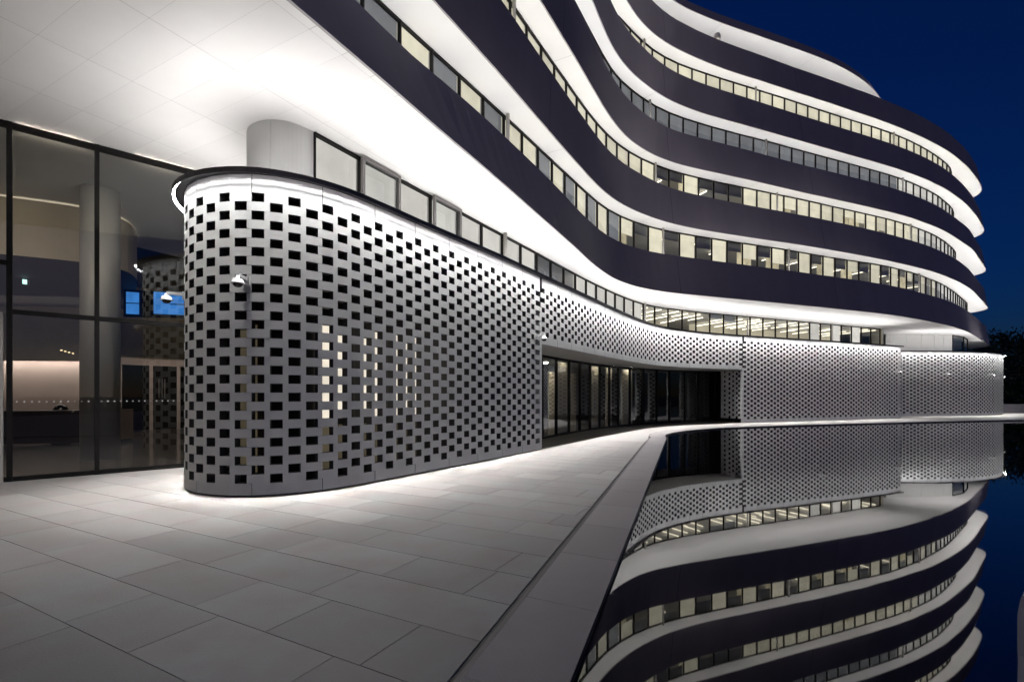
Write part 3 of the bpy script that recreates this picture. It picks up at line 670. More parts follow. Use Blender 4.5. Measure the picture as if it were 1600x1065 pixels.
# trim on the top, dark line of the roof edge
def trim(curve, s0, s1, parent):
    la, lb = curve.line(s0, s1, 0.2, -0.171), curve.line(s0, s1, 0.2, 0.5)
    MB().prism([tuple(p) for p in la] + [tuple(p) for p in reversed(lb)], 5.256, Z_ROOF).obj('roof_edge_trim', 'trim', parent)
    la, lb = curve.line(s0, s1, 0.2, -0.185), curve.line(s0, s1, 0.2, -0.172)      # lip that hides the light strip
    m = MB()
    m.strip(la, Z_LIP, la, Z_ROOF); m.strip(la, Z_ROOF, lb, Z_ROOF); m.strip(lb, Z_ROOF, lb, Z_LIP); m.strip(lb, Z_LIP, la, Z_LIP)
    m.obj('roof_edge_lip', 'trim', parent)
trim(W, 0.2, W.L, screen)
# light strips: one under the trim that washes the screen, one at the foot that washes the paving
def led_line(curve, s0, s1, o0, o1, z, mat, parent, name='light_strip', step=1.2):
    la, lb = curve.line(s0, s1, step, o0), curve.line(s0, s1, step, o1)
    MB().strip(la, z, lb, z).obj(name, mat, parent)
def wall_wash(curve, s0, s1, parent, step=0.2):
    a, b = curve.line(s0, s1, step, -0.169), curve.line(s0, s1, step, -0.144)
    MB().strip(a, 5.251, b, 5.226).obj('light_strip', 'led_wall', parent)
    a, b = curve.line(s0, s1, step, -0.165), curve.line(s0, s1, step, -0.138)
    MB().strip(a, 5.2535, b, 5.2245).obj('strip_housing', 'trim', parent)
def led_face(curve, s0, s1, o, z0, z1, mat, parent, name='light_strip', step=0.3):
    la = curve.line(s0, s1, step, o)
    MB().strip(la, z0, la, z1).obj(name, mat, parent)
wall_wash(W, 0.2, W.L, screen)
def beams(curve, s0, s1, step, parent, watt):
    # narrow lens: down the screen and onto the paving at its foot; wide lens: thrown out over the terrace
    n = max(1, int(round((s1 - s0) / step)))
    d = (s1 - s0) / n
    for spread, tilt, share, off, z in ((15, -1.5, 0.28, -0.035, 5.20), (34, -10.0, 0.42, -0.10, 5.195), (84, -28.0, WIDE, -0.12, 5.187)):
        lamp = bpy.data.lights.new('wash_beam', 'AREA')
        lamp.shape = 'RECTANGLE'
        lamp.size, lamp.size_y = d * 0.98, 0.03
        lamp.spread = radians(spread)
        lamp.energy = watt * d * share
        lamp.color = (1.0, 0.975, 0.945)
        for i in range(n):
            sm = s0 + (i + 0.5) * d
            o = bpy.data.objects.new('wash_beam', lamp)
            COL.objects.link(o)
            p, t = curve.at(sm, off), curve.tan(sm)
            o.location = (p.x, p.y, z)
            o.rotation_euler = (radians(tilt), 0, atan2(t.y, t.x))
            o.parent = parent
beams(W, 0.4, 7.6, 0.45, screen, WATT * 1.25)
beams(W, 7.6, 17.0, 1.1, screen, WATT)
beams(W, 17.0, W.L - 0.1, 1.9, screen, WATT)
# dark cavity liner with the lit room behind it
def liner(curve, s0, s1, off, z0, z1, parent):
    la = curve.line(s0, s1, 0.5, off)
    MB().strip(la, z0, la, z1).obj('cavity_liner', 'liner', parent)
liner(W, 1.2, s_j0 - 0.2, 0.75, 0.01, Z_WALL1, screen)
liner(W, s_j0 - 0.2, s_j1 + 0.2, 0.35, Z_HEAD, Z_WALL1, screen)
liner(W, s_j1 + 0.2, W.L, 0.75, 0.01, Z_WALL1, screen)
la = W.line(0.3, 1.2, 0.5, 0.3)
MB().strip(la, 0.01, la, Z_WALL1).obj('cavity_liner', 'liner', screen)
def room_window(x0, x1, z0, z1, mat, off=0.70):
    # panes of the room behind the screen
    ss = [4.0 + 0.02 * i for i in range(800)]
    xx = [px(W.at(q, off)) for q in ss]
    a = next(q for q, v in zip(ss, xx) if v >= x0); b = next(q for q, v in zip(ss, xx) if v >= x1)
    la = W.line(a, b, 0.3, off)
    MB().strip(la, z0, la, z1).obj('room_window', mat, screen)
for x0, x1 in ((495, 534), (556, 601), (606, 650)):
    room_window(x0, x1, 1.22, 2.98, 'room_lit')
    room_window(x0, x1, 0.25, 1.10, 'room_dim')
room_window(368, 402, 0.3, 2.9, 'room_dim')

# end return of the long wall and the set back pavilion
step_a, step_b = W.at(W.L - 0.02), PV.at(0.0)
MB().bar(W.at(W.L, 0.06), W.at(W.L, 4.6), 0.05, 0.0, 0.0, Z_WALL1).obj('end_return', 'panel', screen)

pav = empty('perforated_pavilion_wall')
tag(pav, 'farthest perforated wall, rounded pavilion set back at the right end of the pool', 'screen wall')
run(PV, 0.05, 20.0, Z_WALL0, pav)
trim(PV, 0.0, PV.L - 4, pav)
wall_wash(PV, 0.0, 20, pav)
beams(PV, 0.2, 17.0, 1.5, pav, WATT)
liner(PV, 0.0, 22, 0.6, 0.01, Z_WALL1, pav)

# low curved planter edge beyond the pavilion
pc = Curve([(46, 46.5), (50, 46.6), (55, 45.2), (62, 42.5), (70, 40)])
la, lb = pc.line(0, pc.L, 1.0, 0), pc.line(0, pc.L, 1.0, 0.5)
pl = MB().prism([tuple(p) for p in la] + [tuple(p) for p in reversed(lb)], -0.01, 0.85).obj('planter_wall', 'coping')
tag(pl, 'low pale curved planter wall beside the far rounded pavilion', 'planter')

# ================================================================== OFFICE BUILDING
bld = empty('office_building')
tag(bld, 'dark curving office building with glowing white soffits between its storeys', 'building')


def offset_line(curve, step, off, s0=0.0, s1=None):
    return curve.line(s0, curve.L if s1 is None else s1, step, off)


def inner_poly(pts):
    return [tuple(p) for p in pts] + [tuple(p) for p in reversed(CORE)]


# roof of the lower storey
MB().flat([tuple(p) for p in W.line(0.2, W.L, 0.8, 0.3)] + [tuple(p) for p in PV.line(0.3, PV.L, 0.8, 0.3)] + [(35, 54), (30, 48), (16, 42), (-1, 35), (-8, 28), (-10, 18)], Z_ROOF - 0.004).obj('lower_roof', 'roof', bld)

# fascias, soffits, ledges
BAND_H = 2.0
LEANS = {1: ((300, 1.15), (560, 1.08), (711, 1.0), (848, 0.62), (940, 0.40), (1058, 0.31), (1600, 0.30)),
         2: ((800, -0.08), (925, -0.06), (1000, 0.06), (1060, 0.25), (1250, 0.36), (1600, 0.30))}


def lean_at(k, p):
    if k == 6: return 0.45
    t = LEANS.get(k, LEANS[2]); x = px(p)
    if p[1] < 3: return t[0][1]
    if p[1] > 53: return 0.3
    if x <= t[0][0]: return t[0][1]
    for (x0, v0), (x1, v1) in zip(t, t[1:]):
        if x <= x1: return v0 + (v1 - v0) * (x - x0) / (x1 - x0)
    return t[-1][1]


def top_line(k, C, s0, s1, step, add=0.0):
    n = max(1, int(round((s1 - s0) / step)))
    out = []
    for i in range(n + 1):
        s_ = s0 + (s1 - s0) * i / n
        q = C.at(s_)
        out.append(C.at(s_, lean_at(k, q) + add))
    return out

LED_GAIN = {}
for k in range(1, 7):
    C = CV['C%d' % k]
    zb = zs(k)
    bh = BAND_H if k < 6 else 0.95
    smax = C.L
    # seam positions: one falls where the photograph shows it
    try: seam = C.s_px(1064 if k == 1 else 1052 if k == 2 else 1046 if k == 3 else 1040, 2)
    except Exception: seam = 20.0
    cuts = [0.0]
    x = seam % 12.0
    while x < smax - 0.5:
        if x > 1.0: cuts.append(x)
        x += 12.0
    cuts.append(smax)
    for a, b in zip(cuts, cuts[1:]):
        a2, b2 = a + 0.012, b - 0.012
        n = max(2, int((b2 - a2) / 0.6))
        m = MB()
        lo = C.line(a2, b2, 0.6, 0.0); hi = top_line(k, C, a2, b2, 0.6)
        hb = top_line(k, C, a2, b2, 0.6, 0.12); lb = C.line(a2, b2, 0.6, 0.05)
        m.strip(lo, zb - 0.02, hi, zb + bh)
        m.strip(hi, zb + bh, hb, zb + bh)
        m.strip(hb, zb + bh, hb, zb + bh - 0.35)
        m.strip(lb, zb - 0.02, lo, zb - 0.02)
        m.obj('fascia_panel', 'fascia', bld, smooth=False)
    # dark backing behind the open joints
    MB().strip(C.line(0, smax, 1.0, 0.06), zb, top_line(k, C, 0, smax, 1.0, 0.06), zb + bh - 0.02).obj('fascia_backing', 'trim', bld)
    # ledge / floor behind the fascia
    MB().flat(inner_poly(top_line(k, C, 0, smax, 1.0, 0.13)), zb + bh - 0.34).obj('ledge', 'roof', bld)
    # strip of light on the ledge, thrown up at the next soffit
    if k < 6:
        MB().strip(top_line(k, C, 0.2, smax - 12, 1.5, 0.25), zb + bh - 0.30, top_line(k, C, 0.2, smax - 12, 1.5, 0.30), zb + bh - 0.30).obj('light_strip', 'led', bld)
MB().flat([tuple(p) for p in CV['C6'].line(0, CV['C6'].L, 1.0, 0.46)] + [(30, 60), (-5, 40)], zs(6) + 0.93).obj('roof_top', 'trim', bld)
for k in range(2, 7):
    MB().flat(inner_poly(CV['C%d' % k].line(0, CV['C%d' % k].L, 1.0, 0.05)), zs(k) - 0.005).obj('soffit', 'soffit', bld)
for k in range(2, 7):                       # open joints across the soffits
    C = CV['C%d' % k]
    base = C.s_px({2: 1012, 3: 1003, 4: 1018, 5: 1016, 6: 1120}[k], 2)
    q = base % 9.0 + 0.5
    while q < C.L - 14:
        a, n_, t_ = C.at(q, 0.06), C.nrm(q), C.tan(q)
        MB().quad((*(a - t_ * .006), zs(k) - 0.009), (*(a + t_ * .006), zs(k) - 0.009), (*(a + t_ * .006 + n_ * 2.2), zs(k) - 0.009), (*(a - t_ * .006 + n_ * 2.2), zs(k) - 0.009)).obj('soffit_joint', 'roof', bld)
        q += 9.0
sp_ = CV['C5'].s_px(1127, 5)
pp = top_line(5, CV['C5'], sp_, sp_ + 0.5, 0.5, 0.06)[0]
MB().lathe((pp.x, pp.y, zs(5) + BAND_H), [(0.22, 0.0), (0.22, 0.28), (0.17, 0.38), (0.0, 0.42)], 14).obj('parapet_lamp_housing', 'post', bld, smooth=True)
m = MB()
cl = [Vector(p) for p in CORE]
m.strip(cl, Z_S1 + 0.01, cl, 27.5)
m.strip(cl[2:], Z_ROOF, cl[2:], Z_S1 + 0.01)
m.obj('core_wall', 'office_wall', bld)

# first soffit: big sheets, and single panels where the photograph shows their joints
C1 = CV['C1']
outer = [tuple(p) for p in C1.line(0, C1.L, 1.0, 0.05)]
bm = bmesh.new()
vv = [bm.verts.new((p[0], p[1], Z_S1 - 0.005)) for p in inner_poly(outer) + [(-22, -10)]]
bm.faces.new(vv)
GLp, GLd = Vector((-9.67, 9.42)), Vector((0.742, 0.670))
GLn = Vector((-0.670, 0.742))


def cut(faces, p, n):
    geom = list(faces) + list({e for f in faces for e in f.edges}) + list({v for f in faces for v in f.verts})
    bmesh.ops.bisect_plane(bm, geom=geom, plane_co=(p[0], p[1], 0), plane_no=(n[0], n[1], 0))


def inside(f):
    c = f.calc_center_median_weighted()
    return c.y > 4.4 and c.xy.dot(gB) < 9.2 and (c.xy - GLp).dot(GLn) < 0


cut(bm.faces[:], (0, 4.4), (0, 1))
cut(bm.faces[:], gB * 9.2, gB)
cut(bm.faces[:], GLp, GLn)
for i in range(-8, 24):
    fs = [f for f in bm.faces if inside(f)]
    cut(fs, gB * (ROW0 + 0.24 + 0.6 * i), gB)
for a in (0.6, 2.1, 3.6, 4.32 + 0.0, 5.9, 7.7, 9.5, 11.3, 13.1):
    fs = [f for f in bm.faces if inside(f)]
    cut(fs, gA * a, gA)
rest = MB()
for f in bm.faces:
    co = [v.co.copy() for v in f.verts]
    if inside(f) and f.calc_area() < 2.5:
        ce = sum(co, Vector()) / len(co)
        pts = []
        for c in co:
            d = c - ce
            pts.append(ce + d * (1 - 0.0022 / max(0.05, d.length) * 1.3))
        q = MB().poly([tuple(p) for p in pts])
        q.obj('soffit_panel', 'soffit_panel', bld)
    else:
        rest.poly([tuple(c) for c in co])
rest.obj('soffit', 'soffit', bld)
MB().flat(outer[4:30] + [(-2, 20), (-16, 12), (-16, 0)], Z_S1 + 0.012).obj('soffit_backing', 'roof', bld)
bm.free()

# ------------------------------------------------------------------ windows
rw = random.Random(11)


def kind_of(level, x):
    if level == 1:
        if x < 845: return 'pale'
        if x < 906: return 'deep'
        if x < 1003: return 'pale'
        if x < 1116: return 'office'
        if x < 1152: return 'dark'
        if x < 1262: return 'office'
        return 'office' if rw.random() < 0.6 else 'pale'
    if level == 2:
        if x < 803: return 'grey' if (x < 612 or 665 < x < 710 or 749 < x < 786) else 'lit'
        return None
    if level == 3:
        if x < 1020: return 'lit'
        if x < 1075: return 'dark'
        if x < 1100: return 'lit'
        if x < 1150: return 'dark'
        return 'lit'
    if level == 4:
        return 'half' if x < 1405 else 'pale'
    return 'lit5'


def window(level, a, b, z0, z1, kind, parent):
    a, b = Vector(a), Vector(b)
    t = (b - a).normalized(); n = Vector((-t.y, t.x)); L = (b - a).length
    fr = MB()
    w = 0.02
    fr.bar(a, a + t * w, 0.05, 0.05, z0, z1)
    fr.bar(b - t * w, b, 0.05, 0.05, z0, z1)
    fr.bar(a + t * w, b - t * w, 0.05, 0.045, z1 - 0.05, z1)
    fr.bar(a + t * w, b - t * w, 0.05, 0.045, z0, z0 + 0.05)
    f = fr.obj('window', 'frame', parent)
    p, q = a + t * w, b - t * w
    MB().quad((p.x, p.y, z0 + 0.05), (q.x, q.y, z0 + 0.05), (q.x, q.y, z1 - 0.05), (p.x, p.y, z1 - 0.05)).obj('pane', 'pane', f)
    def blind(mat, f0, f1, d=0.09):
        pp, qq = p + n * d, q + n * d
        za, zb_ = z0 + 0.02 + (z1 - z0 - 0.04) * f0, z0 + 0.02 + (z1 - z0 - 0.04) * f1
        MB().quad((pp.x, pp.y, za), (qq.x, qq.y, za), (qq.x, qq.y, zb_), (pp.x, pp.y, zb_)).obj('blind', mat, f)
    if kind == 'lit':
        if rw.random() < 0.4:
            f_ = rw.uniform(0.45, 0.85)
            blind('blind_lit', f_, 1.0); blind('room_glow', 0.0, 1.0, 0.45)
        else: blind('blind_lit', 0.0, 1.0)
    elif kind == 'lit5': blind('blind_lit', 0.0, 1.0)
    elif kind == 'pale': blind('blind_lit_soft', 0.0, 1.0)
    elif kind == 'grey': blind('blind_dim', rw.choice((0.0, 0.0, 0.15, 0.3)), 1.0)
    elif kind == 'half': blind('blind_dim', 0.45 + rw.uniform(-.02, .02), 1.0)
    elif kind == 'deep': blind('blind_dim', 0.0, 1.0, 0.85)
    elif kind == 'dark': blind('blind_grey', rw.choice((0.72, 0.76, 0.8)), 1.0)
    return f


def luminaire(c, d, z, parent, L=1.3):
    p = Vector(c) - d * (L / 2); q = Vector(c) + d * (L / 2)
    return MB().bar(p, q, 0.03, 0.03, z - 0.04, z).obj('luminaire', 'luminaire', parent)


MOD = 1.2
n_win = 0
for level in range(1, 6):
    G = CV['G%d' % level]
    z1 = zs(level) - 0.01
    z0 = (Z_ROOF + 0.0) if level == 1 else zs(level) - STOREY + BAND_H - 0.32
    s = 0.0
    alt = 0
    end = G.L if level == 1 else G.L - 13
    try: sp = G.s_px(785 if level == 1 else 787 if level == 2 else 797, 1)
    except Exception: sp = None
    if sp: s = (sp % MOD)
    if level == 1: s = 0.0
    i = 0
    while s + MOD <= end + 0.4:
        e = min(s + MOD, end)
        a, b = G.at(s), G.at(e)
        x = px((a + b) / 2)
        if x > 380 and (a.y > 4):
            kd = kind_of(level, x)
            if kd is None:
                alt += 1
                kd = 'lit' if alt % 2 else ('grey' if x < 975 else 'dark')
                if x > 1470: kd = 'pale'
            if level == 3 and x > 1430: kd = 'pale'
            window(level, a, b, z0, z1, kd, bld); n_win += 1
            nn = G.nrm((s + e) / 2)
            if kd in ('office', 'dark') and level != 4:
                cc = (a + b) / 2
                for dd in ((0.8, 2.1, 3.4) if kd == 'office' else (1.5,)):
                    if kd == 'dark' and rw.random() < 0.15: continue
                    luminaire(cc + nn * (dd + rw.uniform(-0.2, 0.2)) + Vector((rw.uniform(-0.3, 0.3), 0)), nn, z1 - 0.12, bld)
        s = e
        i += 1
    # slender posts in front of the glass
    for xp in {1: (783, 1004, 1165, 1297), 2: (787, 1033, 1229, 1432), 3: (797, 1021, 1211, 1419), 4: (1012, 1194, 1407), 5: (1003, 1178, 1393)}[level]:
        try:
            sp = G.s_px(xp, 0)
        except Exception: continue
        c = G.at(sp, -0.16)
        MB().cyl(c, 0.06, z0 + 0.2, z1, 10).obj('facade_post', 'post', bld, smooth=True)
# lit offices behind the clear panes of the first storey
G1_ = CV['G1']
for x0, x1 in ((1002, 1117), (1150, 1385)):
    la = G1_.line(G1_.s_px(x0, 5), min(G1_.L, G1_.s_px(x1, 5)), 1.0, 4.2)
    MB().strip(la, Z_ROOF, la, Z_S1 - 0.02).obj('office_glow_sheet', 'office_lit', bld)  # emissive sheet, the office light is put into its colour
# L1: two windows stand open, pushed out on scissor arms
G1 = CV['G1']
for x0, x1 in ((556, 616), (669, 712)):
    a, b = G1.at(G1.s_px(x0), -0.22), G1.at(G1.s_px(x1), -0.22)
    t = (b - a).normalized(); n = Vector((-t.y, t.x))
    fr = MB()
    fr.bar(a, a + t * 0.07, 0.07, 0.0, Z_ROOF + 0.06, zs(1) - 0.06)
    fr.bar(b - t * 0.07, b, 0.07, 0.0, Z_ROOF + 0.06, zs(1) - 0.06)
    fr.bar(a + t * 0.07, b - t * 0.07, 0.07, 0.0, zs(1) - 0.13, zs(1) - 0.06)
    fr.bar(a + t * 0.07, b - t * 0.07, 0.07, 0.0, Z_ROOF + 0.06, Z_ROOF + 0.13)
    f = fr.obj('open_sash', 'frame_grey', bld)
    MB().quad((*(a + t * .07 + n * .03), Z_ROOF + .13), (*(b - t * .07 + n * .03), Z_ROOF + .13), (*(b - t * .07 + n * .03), zs(1) - .13), (*(a + t * .07 + n * .03), zs(1) - .13)).obj('pane', 'pane', f)
    for zz0, zz1 in ((5.65, 6.15), (6.15, 5.65)):
        p, q = a + n * 0.06, a + n * 0.21
        ar = MB()
        o_ = 0.004 if zz0 < zz1 else -0.004
        for dx in (-0.003, 0.003):
            ar.quad((p.x + dx + o_, p.y, zz0 - .012), (q.x + dx + o_, q.y, zz1 - .012), (q.x + dx + o_, q.y, zz1 + .012), (p.x + dx + o_, p.y, zz0 + .012))
        k0 = len(ar.v) - 8
        ar.f += [(k0, k0 + 1, k0 + 5, k0 + 4), (k0 + 3, k0 + 2, k0 + 6, k0 + 7)]
        ar.obj('scissor_arm', 'frame_grey', f)

# two dark tub chairs stand behind the glass of the first storey
def tub_chair(x, label):
    sg = G1.s_px(x, 5)
    c = G1.at(sg, 0.46); t = G1.tan(sg); n = G1.nrm(sg)
    a0 = atan2(n.y, n.x) + pi                       # its back is turned to the glass
    root = empty('tub_chair')
    tag(root, label, 'chair', 'tub chairs behind the first storey glass')
    MB().cyl(c, 0.30, Z_ROOF + 0.10, Z_ROOF + 0.42, 20).obj('seat', 'black', root)
    MB().cyl(c, 0.05, Z_ROOF + 0.02, Z_ROOF + 0.10, 10).obj('leg', 'steel', root)
    MB().cyl(c, 0.25, Z_ROOF - 0.003, Z_ROOF + 0.02, 18).obj('base', 'steel', root)
    m = MB(); N_ = 20; rows = []
    for r_ in (0.31, 0.38):
        for z_ in (0, 1):
            row = []
            for i in range(N_ + 1):
                u = i / N_ * 2 - 1
                an = a0 + u * radians(125)
                hh = Z_ROOF + 0.12 if z_ == 0 else Z_ROOF + 0.55 + 0.38 * max(0.0, cos(u * pi / 2)) ** 0.7
                row.append((c.x + r_ * cos(an), c.y + r_ * sin(an), hh))
            rows.append(row)
    for ra, rb_ in ((rows[0], rows[1]), (rows[1], rows[3]), (rows[3], rows[2])):
        for i in range(N_): m.quad(ra[i], ra[i + 1], rb_[i + 1], rb_[i])
    m.obj('backrest', 'black', root)
tub_chair(858, 'dark tub chair behind grey first storey window, the one nearer the camera')
tub_chair(893, 'dark tub chair behind grey first storey window, the farther of the two')

# white rounded nose at the near end of the window strip
nose = Curve([(-4.4, 14.5), (-5.0, 12.5), (-5.42, 11.0), (-5.45, 10.2), (-5.25, 9.7), (-4.9, 9.42), (-4.5, 9.36), (-4.2, 9.5), (-3.97, 9.8)])
cuts = [0, nose.L * 0.45, nose.s_px(423, 0), nose.L]
for a, b in zip(cuts, cuts[1:]):
    la, lb = nose.line(a + 0.004, b - 0.004, 0.08), nose.line(a + 0.004, b - 0.004, 0.08, 0.04)
    MB().prism([tuple(p) for p in la] + [tuple(p) for p in reversed(lb)], Z_ROOF + 0.01, Z_S1 - 0.008).obj('nose_panel', 'white', bld)

# far end of the first storey: set back white panels, then dark glass
q0 = G1.at(G1.L)
rec = [(q0.x, q0.y), (30.6, 41.8)]
MB().bar(rec[0], rec[1], 0.06, 0.0, Z_ROOF, Z_S1 - 0.01).obj('recess_panel', 'white', bld)
def at_px(x, Y): return ((x - 800) / FPX * Y, Y)
xs = [1384, 1390, 1416, 1440, 1460, 1474, 1488]
pts = [at_px(x, 41.9 + 0.6 * (x - 1384) / 104) for x in xs]
for a, b in zip(pts, pts[1:]):
    a, b = Vector(a), Vector(b); t = (b - a).normalized()
    MB().bar(a + t * .012, b - t * .012, 0.05, 0.0, Z_ROOF, Z_S1 - 0.01).obj('recess_panel', 'white', bld)
MB().bar(Vector(pts[0]) + Vector((0, .08)), Vector(pts[-1]) + Vector((0, .08)), 0.02, 0.0, Z_ROOF, Z_S1).obj('recess_backing', 'shadow_gap', bld)
gp = [pts[-1], (40.4, 43.8), (42.6, 45.8), (44.4, 48.3)]
for a, b in zip(gp, gp[1:]):
    window(1, a, b, Z_ROOF, Z_S1 - 0.01, 'clear', bld)
# up-lights on the lower roof, along the edge, leaning outwards
def lean_strip(curve, s0, s1, mat, step, o0=0.30, o1=0.338, z0=0.004, z1=0.052):
    MB().strip(curve.line(s0, s1, step, o0), Z_ROOF + z0, curve.line(s0, s1, step, o1), Z_ROOF + z1).obj('light_strip', mat, bld)
    MB().strip(curve.line(s0, s1, step, o0 + 0.006), Z_ROOF + z0 - 0.002, curve.line(s0, s1, step, o1 + 0.006), Z_ROOF + z1 - 0.002).obj('strip_housing', 'trim', bld)
lean_strip(W, 0.5, 9.0, 'led_nose', 0.3)
led_line(W, 4.6, 9.0, 0.46, 0.50, Z_ROOF + 0.006, 'nose_fill', bld, step=0.3)  # added fill strip that brightens the white nose
led_line(W, 9.0, W.L - 0.2, 0.30, 0.36, Z_ROOF + 0.006, 'led_roof', bld, step=1.5)
led_line(PV, 0.5, 17, 0.35, 0.40, Z_ROOF + 0.02, 'led_roof', bld, step=1.5)

# ================================================================== ENTRANCE GLAZING IN THE PORTAL
ent = empty('entrance_glazing')
tag(ent, 'row of tall dark framed glass doors recessed under the portal of the screen wall', 'glazing')
xs = [847, 869, 889, 906, 922, 937, 952, 966, 984, 1004, 1026, 1046, 1070, 1091, 1117, 1139, 1150]
prev = None
for i, x in enumerate(xs):
    sg = GE.s_px(x, 2.0)
    c = GE.at(sg); t = GE.tan(sg)
    wd = 0.12 if x in (1004,) else 0.03
    MB().bar(c - t * wd, c + t * wd, 0.06, 0.06, 0.01, Z_HEAD - 0.01).obj('mullion', 'frame', ent)
    if prev:
        p, q = prev + t * 0.03, c - t * 0.03
        MB().quad((p.x, p.y, 0.08), (q.x, q.y, 0.08), (q.x, q.y, Z_HEAD - 0.1), (p.x, p.y, Z_HEAD - 0.1)).obj('pane', 'pane_lobby', ent)
        MB().bar(p, q, 0.04, 0.04, Z_HEAD - 0.1, Z_HEAD - 0.01).obj('head_rail', 'frame', ent)
        MB().bar(p, q, 0.04, 0.04, 0.01, 0.08).obj('bottom_rail', 'frame', ent)
    prev = c
# room behind: ceiling, floor, cream doors in the near half, dark beyond
ext = empty('entrance_hall')
tag(ext, 'dim entrance hall with cream door panels seen through the portal glass', 'hall')
back = GE.line(0.0, GE.L, 0.8, 3.2)
fl = [tuple(p) for p in GE.line(0, GE.L, 0.8, 0.06)] + [tuple(p) for p in reversed(back)]
MB().flat(fl, 0.004).obj('hall_floor', 'floor_in', ext)
MB().flat(fl, Z_HEAD + 0.05).obj('hall_ceiling', 'ceil_dark', ext)
MB().strip(back, 0, back, Z_HEAD + 0.05).obj('hall_back_wall', 'dark_wood', ext)
for s_ in (0.0, GE.L):
    MB().bar(GE.at(s_), GE.at(s_, 3.2), 0.05, 0.0, 0.0, Z_HEAD + 0.05).obj('hall_end_wall', 'dark_wood', ext)
MB().bar(GE.at(GE.L), GE.at(GE.L) + GE.tan(GE.L) * 3.0, 0.05, 0.0, 0.0, Z_HEAD + 0.05).obj('hall_end_wall', 'dark_wood', ext)
for s0 in (3.0, 4.2, 5.6, 7.0, 8.4, 9.9, 11.8):
    a, b = GE.at(s0, 2.6), GE.at(s0 + 0.75, 2.6)
    MB().bar(a, b, 0.06, 0.0, 0.01, 2.9).obj('door_panel', 'cream', ext)
for x0, x1 in ((851, 866), (888, 906), (940, 951), (962, 970), (986, 1001)):
    a, b = GE.at(GE.s_px(x0, 2.0), 0.55), GE.at(GE.s_px(x1, 2.0), 0.55)
    MB().bar(a, b, 0.05, 0.0, 0.01, Z_HEAD - 0.08).obj('curtain_panel', 'cream', ext)
    c = GE.at(GE.s_px((x0 + x1) / 2, 2.0), 0.30)
    MB().cyl(c, 0.07, Z_HEAD - 0.01, Z_HEAD + 0.04, 14).obj('fill_downlight', 'hall_fill', ext)  # added lamp that lights the face of the panel
for s0 in (3.4, 4.6, 5.8, 7.0, 8.4, 9.8):  # more lamps added to brighten the hall
    c = GE.at(s0, 2.0)
    MB().cyl(c, 0.15, Z_HEAD - 0.01, Z_HEAD + 0.04, 14).obj('fill_downlight', 'hall_fill', ext)

# ================================================================== LOBBY CURTAIN WALL AND ITS INTERIOR
cw = empty('lobby_curtain_wall')
tag(cw, 'tall dark framed glass wall of the lobby at the left edge', 'curtain wall')
TS = [-6.6, -4.6, -2.6, 0.0, 1.285, 3.7]
def gl(t, o=0.0): return GLp + GLd * t + GLn * o
for t0 in TS:
    MB().bar(gl(t0 - 0.04), gl(t0 + 0.04), 0.10, 0.05, 0.0, Z_S1 - 0.02).obj('mullion', 'frame', cw)
for a, b in zip(TS, TS[1:]):
    zt = 3.27 if a >= 0.0 else 4.2
    p, q = gl(a + 0.04), gl(b - 0.04)
    MB().bar(p, q, 0.08, 0.03, zt - 0.045, zt + 0.045).obj('transom', 'frame', cw)
    MB().bar(p, q, 0.08, 0.03, 0.0, 0.09).obj('bottom_rail', 'frame', cw)
    MB().bar(p, q, 0.08, 0.03, Z_S1 - 0.13, Z_S1 - 0.02).obj('head_rail', 'frame', cw)
    for z0, z1 in ((0.09, zt - 0.045), (zt + 0.045, Z_S1 - 0.13)):
        MB().quad((p.x, p.y, z0), (q.x, q.y, z0), (q.x, q.y, z1), (p.x, p.y, z1)).obj('pane', 'pane_lobby', cw)
# pale door frame in the left bay
p = gl(-0.14, -0.05)
MB().bar(gl(-0.22, -0.03), gl(-0.08, -0.03), 0.04, 0.05, 0.0, 3.24).obj('door_frame', 'post', cw)
MB().bar(gl(-1.6, -0.03), gl(-0.08, -0.03), 0.04, 0.05, 3.16, 3.24).obj('door_frame', 'post', cw)
# row of frosted dots on the glass
t0 = 0.10
while t0 < 3.6:
    c = gl(t0, -0.006)
    if abs(t0 - 1.285) > 0.06:
        d = MB(); k0 = 10
        d.poly([(c.x + GLd.x * 0.016 * cos(2 * pi * i / k0), c.y + GLd.y * 0.016 * cos(2 * pi * i / k0), 1.535 + 0.016 * sin(2 * pi * i / k0)) for i in range(k0)])
        d.obj('frosted_dot', 'dot', cw)
    t0 += 0.105

lob = empty('lobby')
tag(lob, 'warm lit lobby interior behind the tall glass wall at the left', 'lobby')
def L2(t, o): return gl(t, o)
fl = [gl(-9, 0.1), gl(6.5, 0.1), gl(6.5, 19), gl(-9, 19)]
MB().flat([tuple(p) for p in fl], 0.003).obj('lobby_floor', 'floor_in', lob)
MB().flat([tuple(p) for p in [gl(-9, 0.1), gl(6.5, 0.1), gl(6.5, 19), gl(-9, 19)]], Z_S1 + 0.4).obj('lobby_ceiling', 'ceil_dark', lob)
MB().bar(gl(-9, 18.8), gl(6.5, 18.8), 0.1, 0, 0, Z_S1 + 0.4).obj('lobby_back_wall', 'brown', lob)
MB().bar(gl(-9, 0.2), gl(-9, 18.8), 0.1, 0, 0, Z_S1 + 0.4).obj('lobby_side_wall', 'brown', lob)
MB().bar(gl(6.5, 0.2), gl(6.5, 18.8), 0.1, 0, 0, Z_S1 + 0.4).obj('lobby_side_wall', 'brown', lob)
MB().bar(gl(3.74, 0.0), gl(6.5, 0.0), 0.1, 0, 0, Z_S1 + 0.4).obj('lobby_front_wall', 'brown', lob)
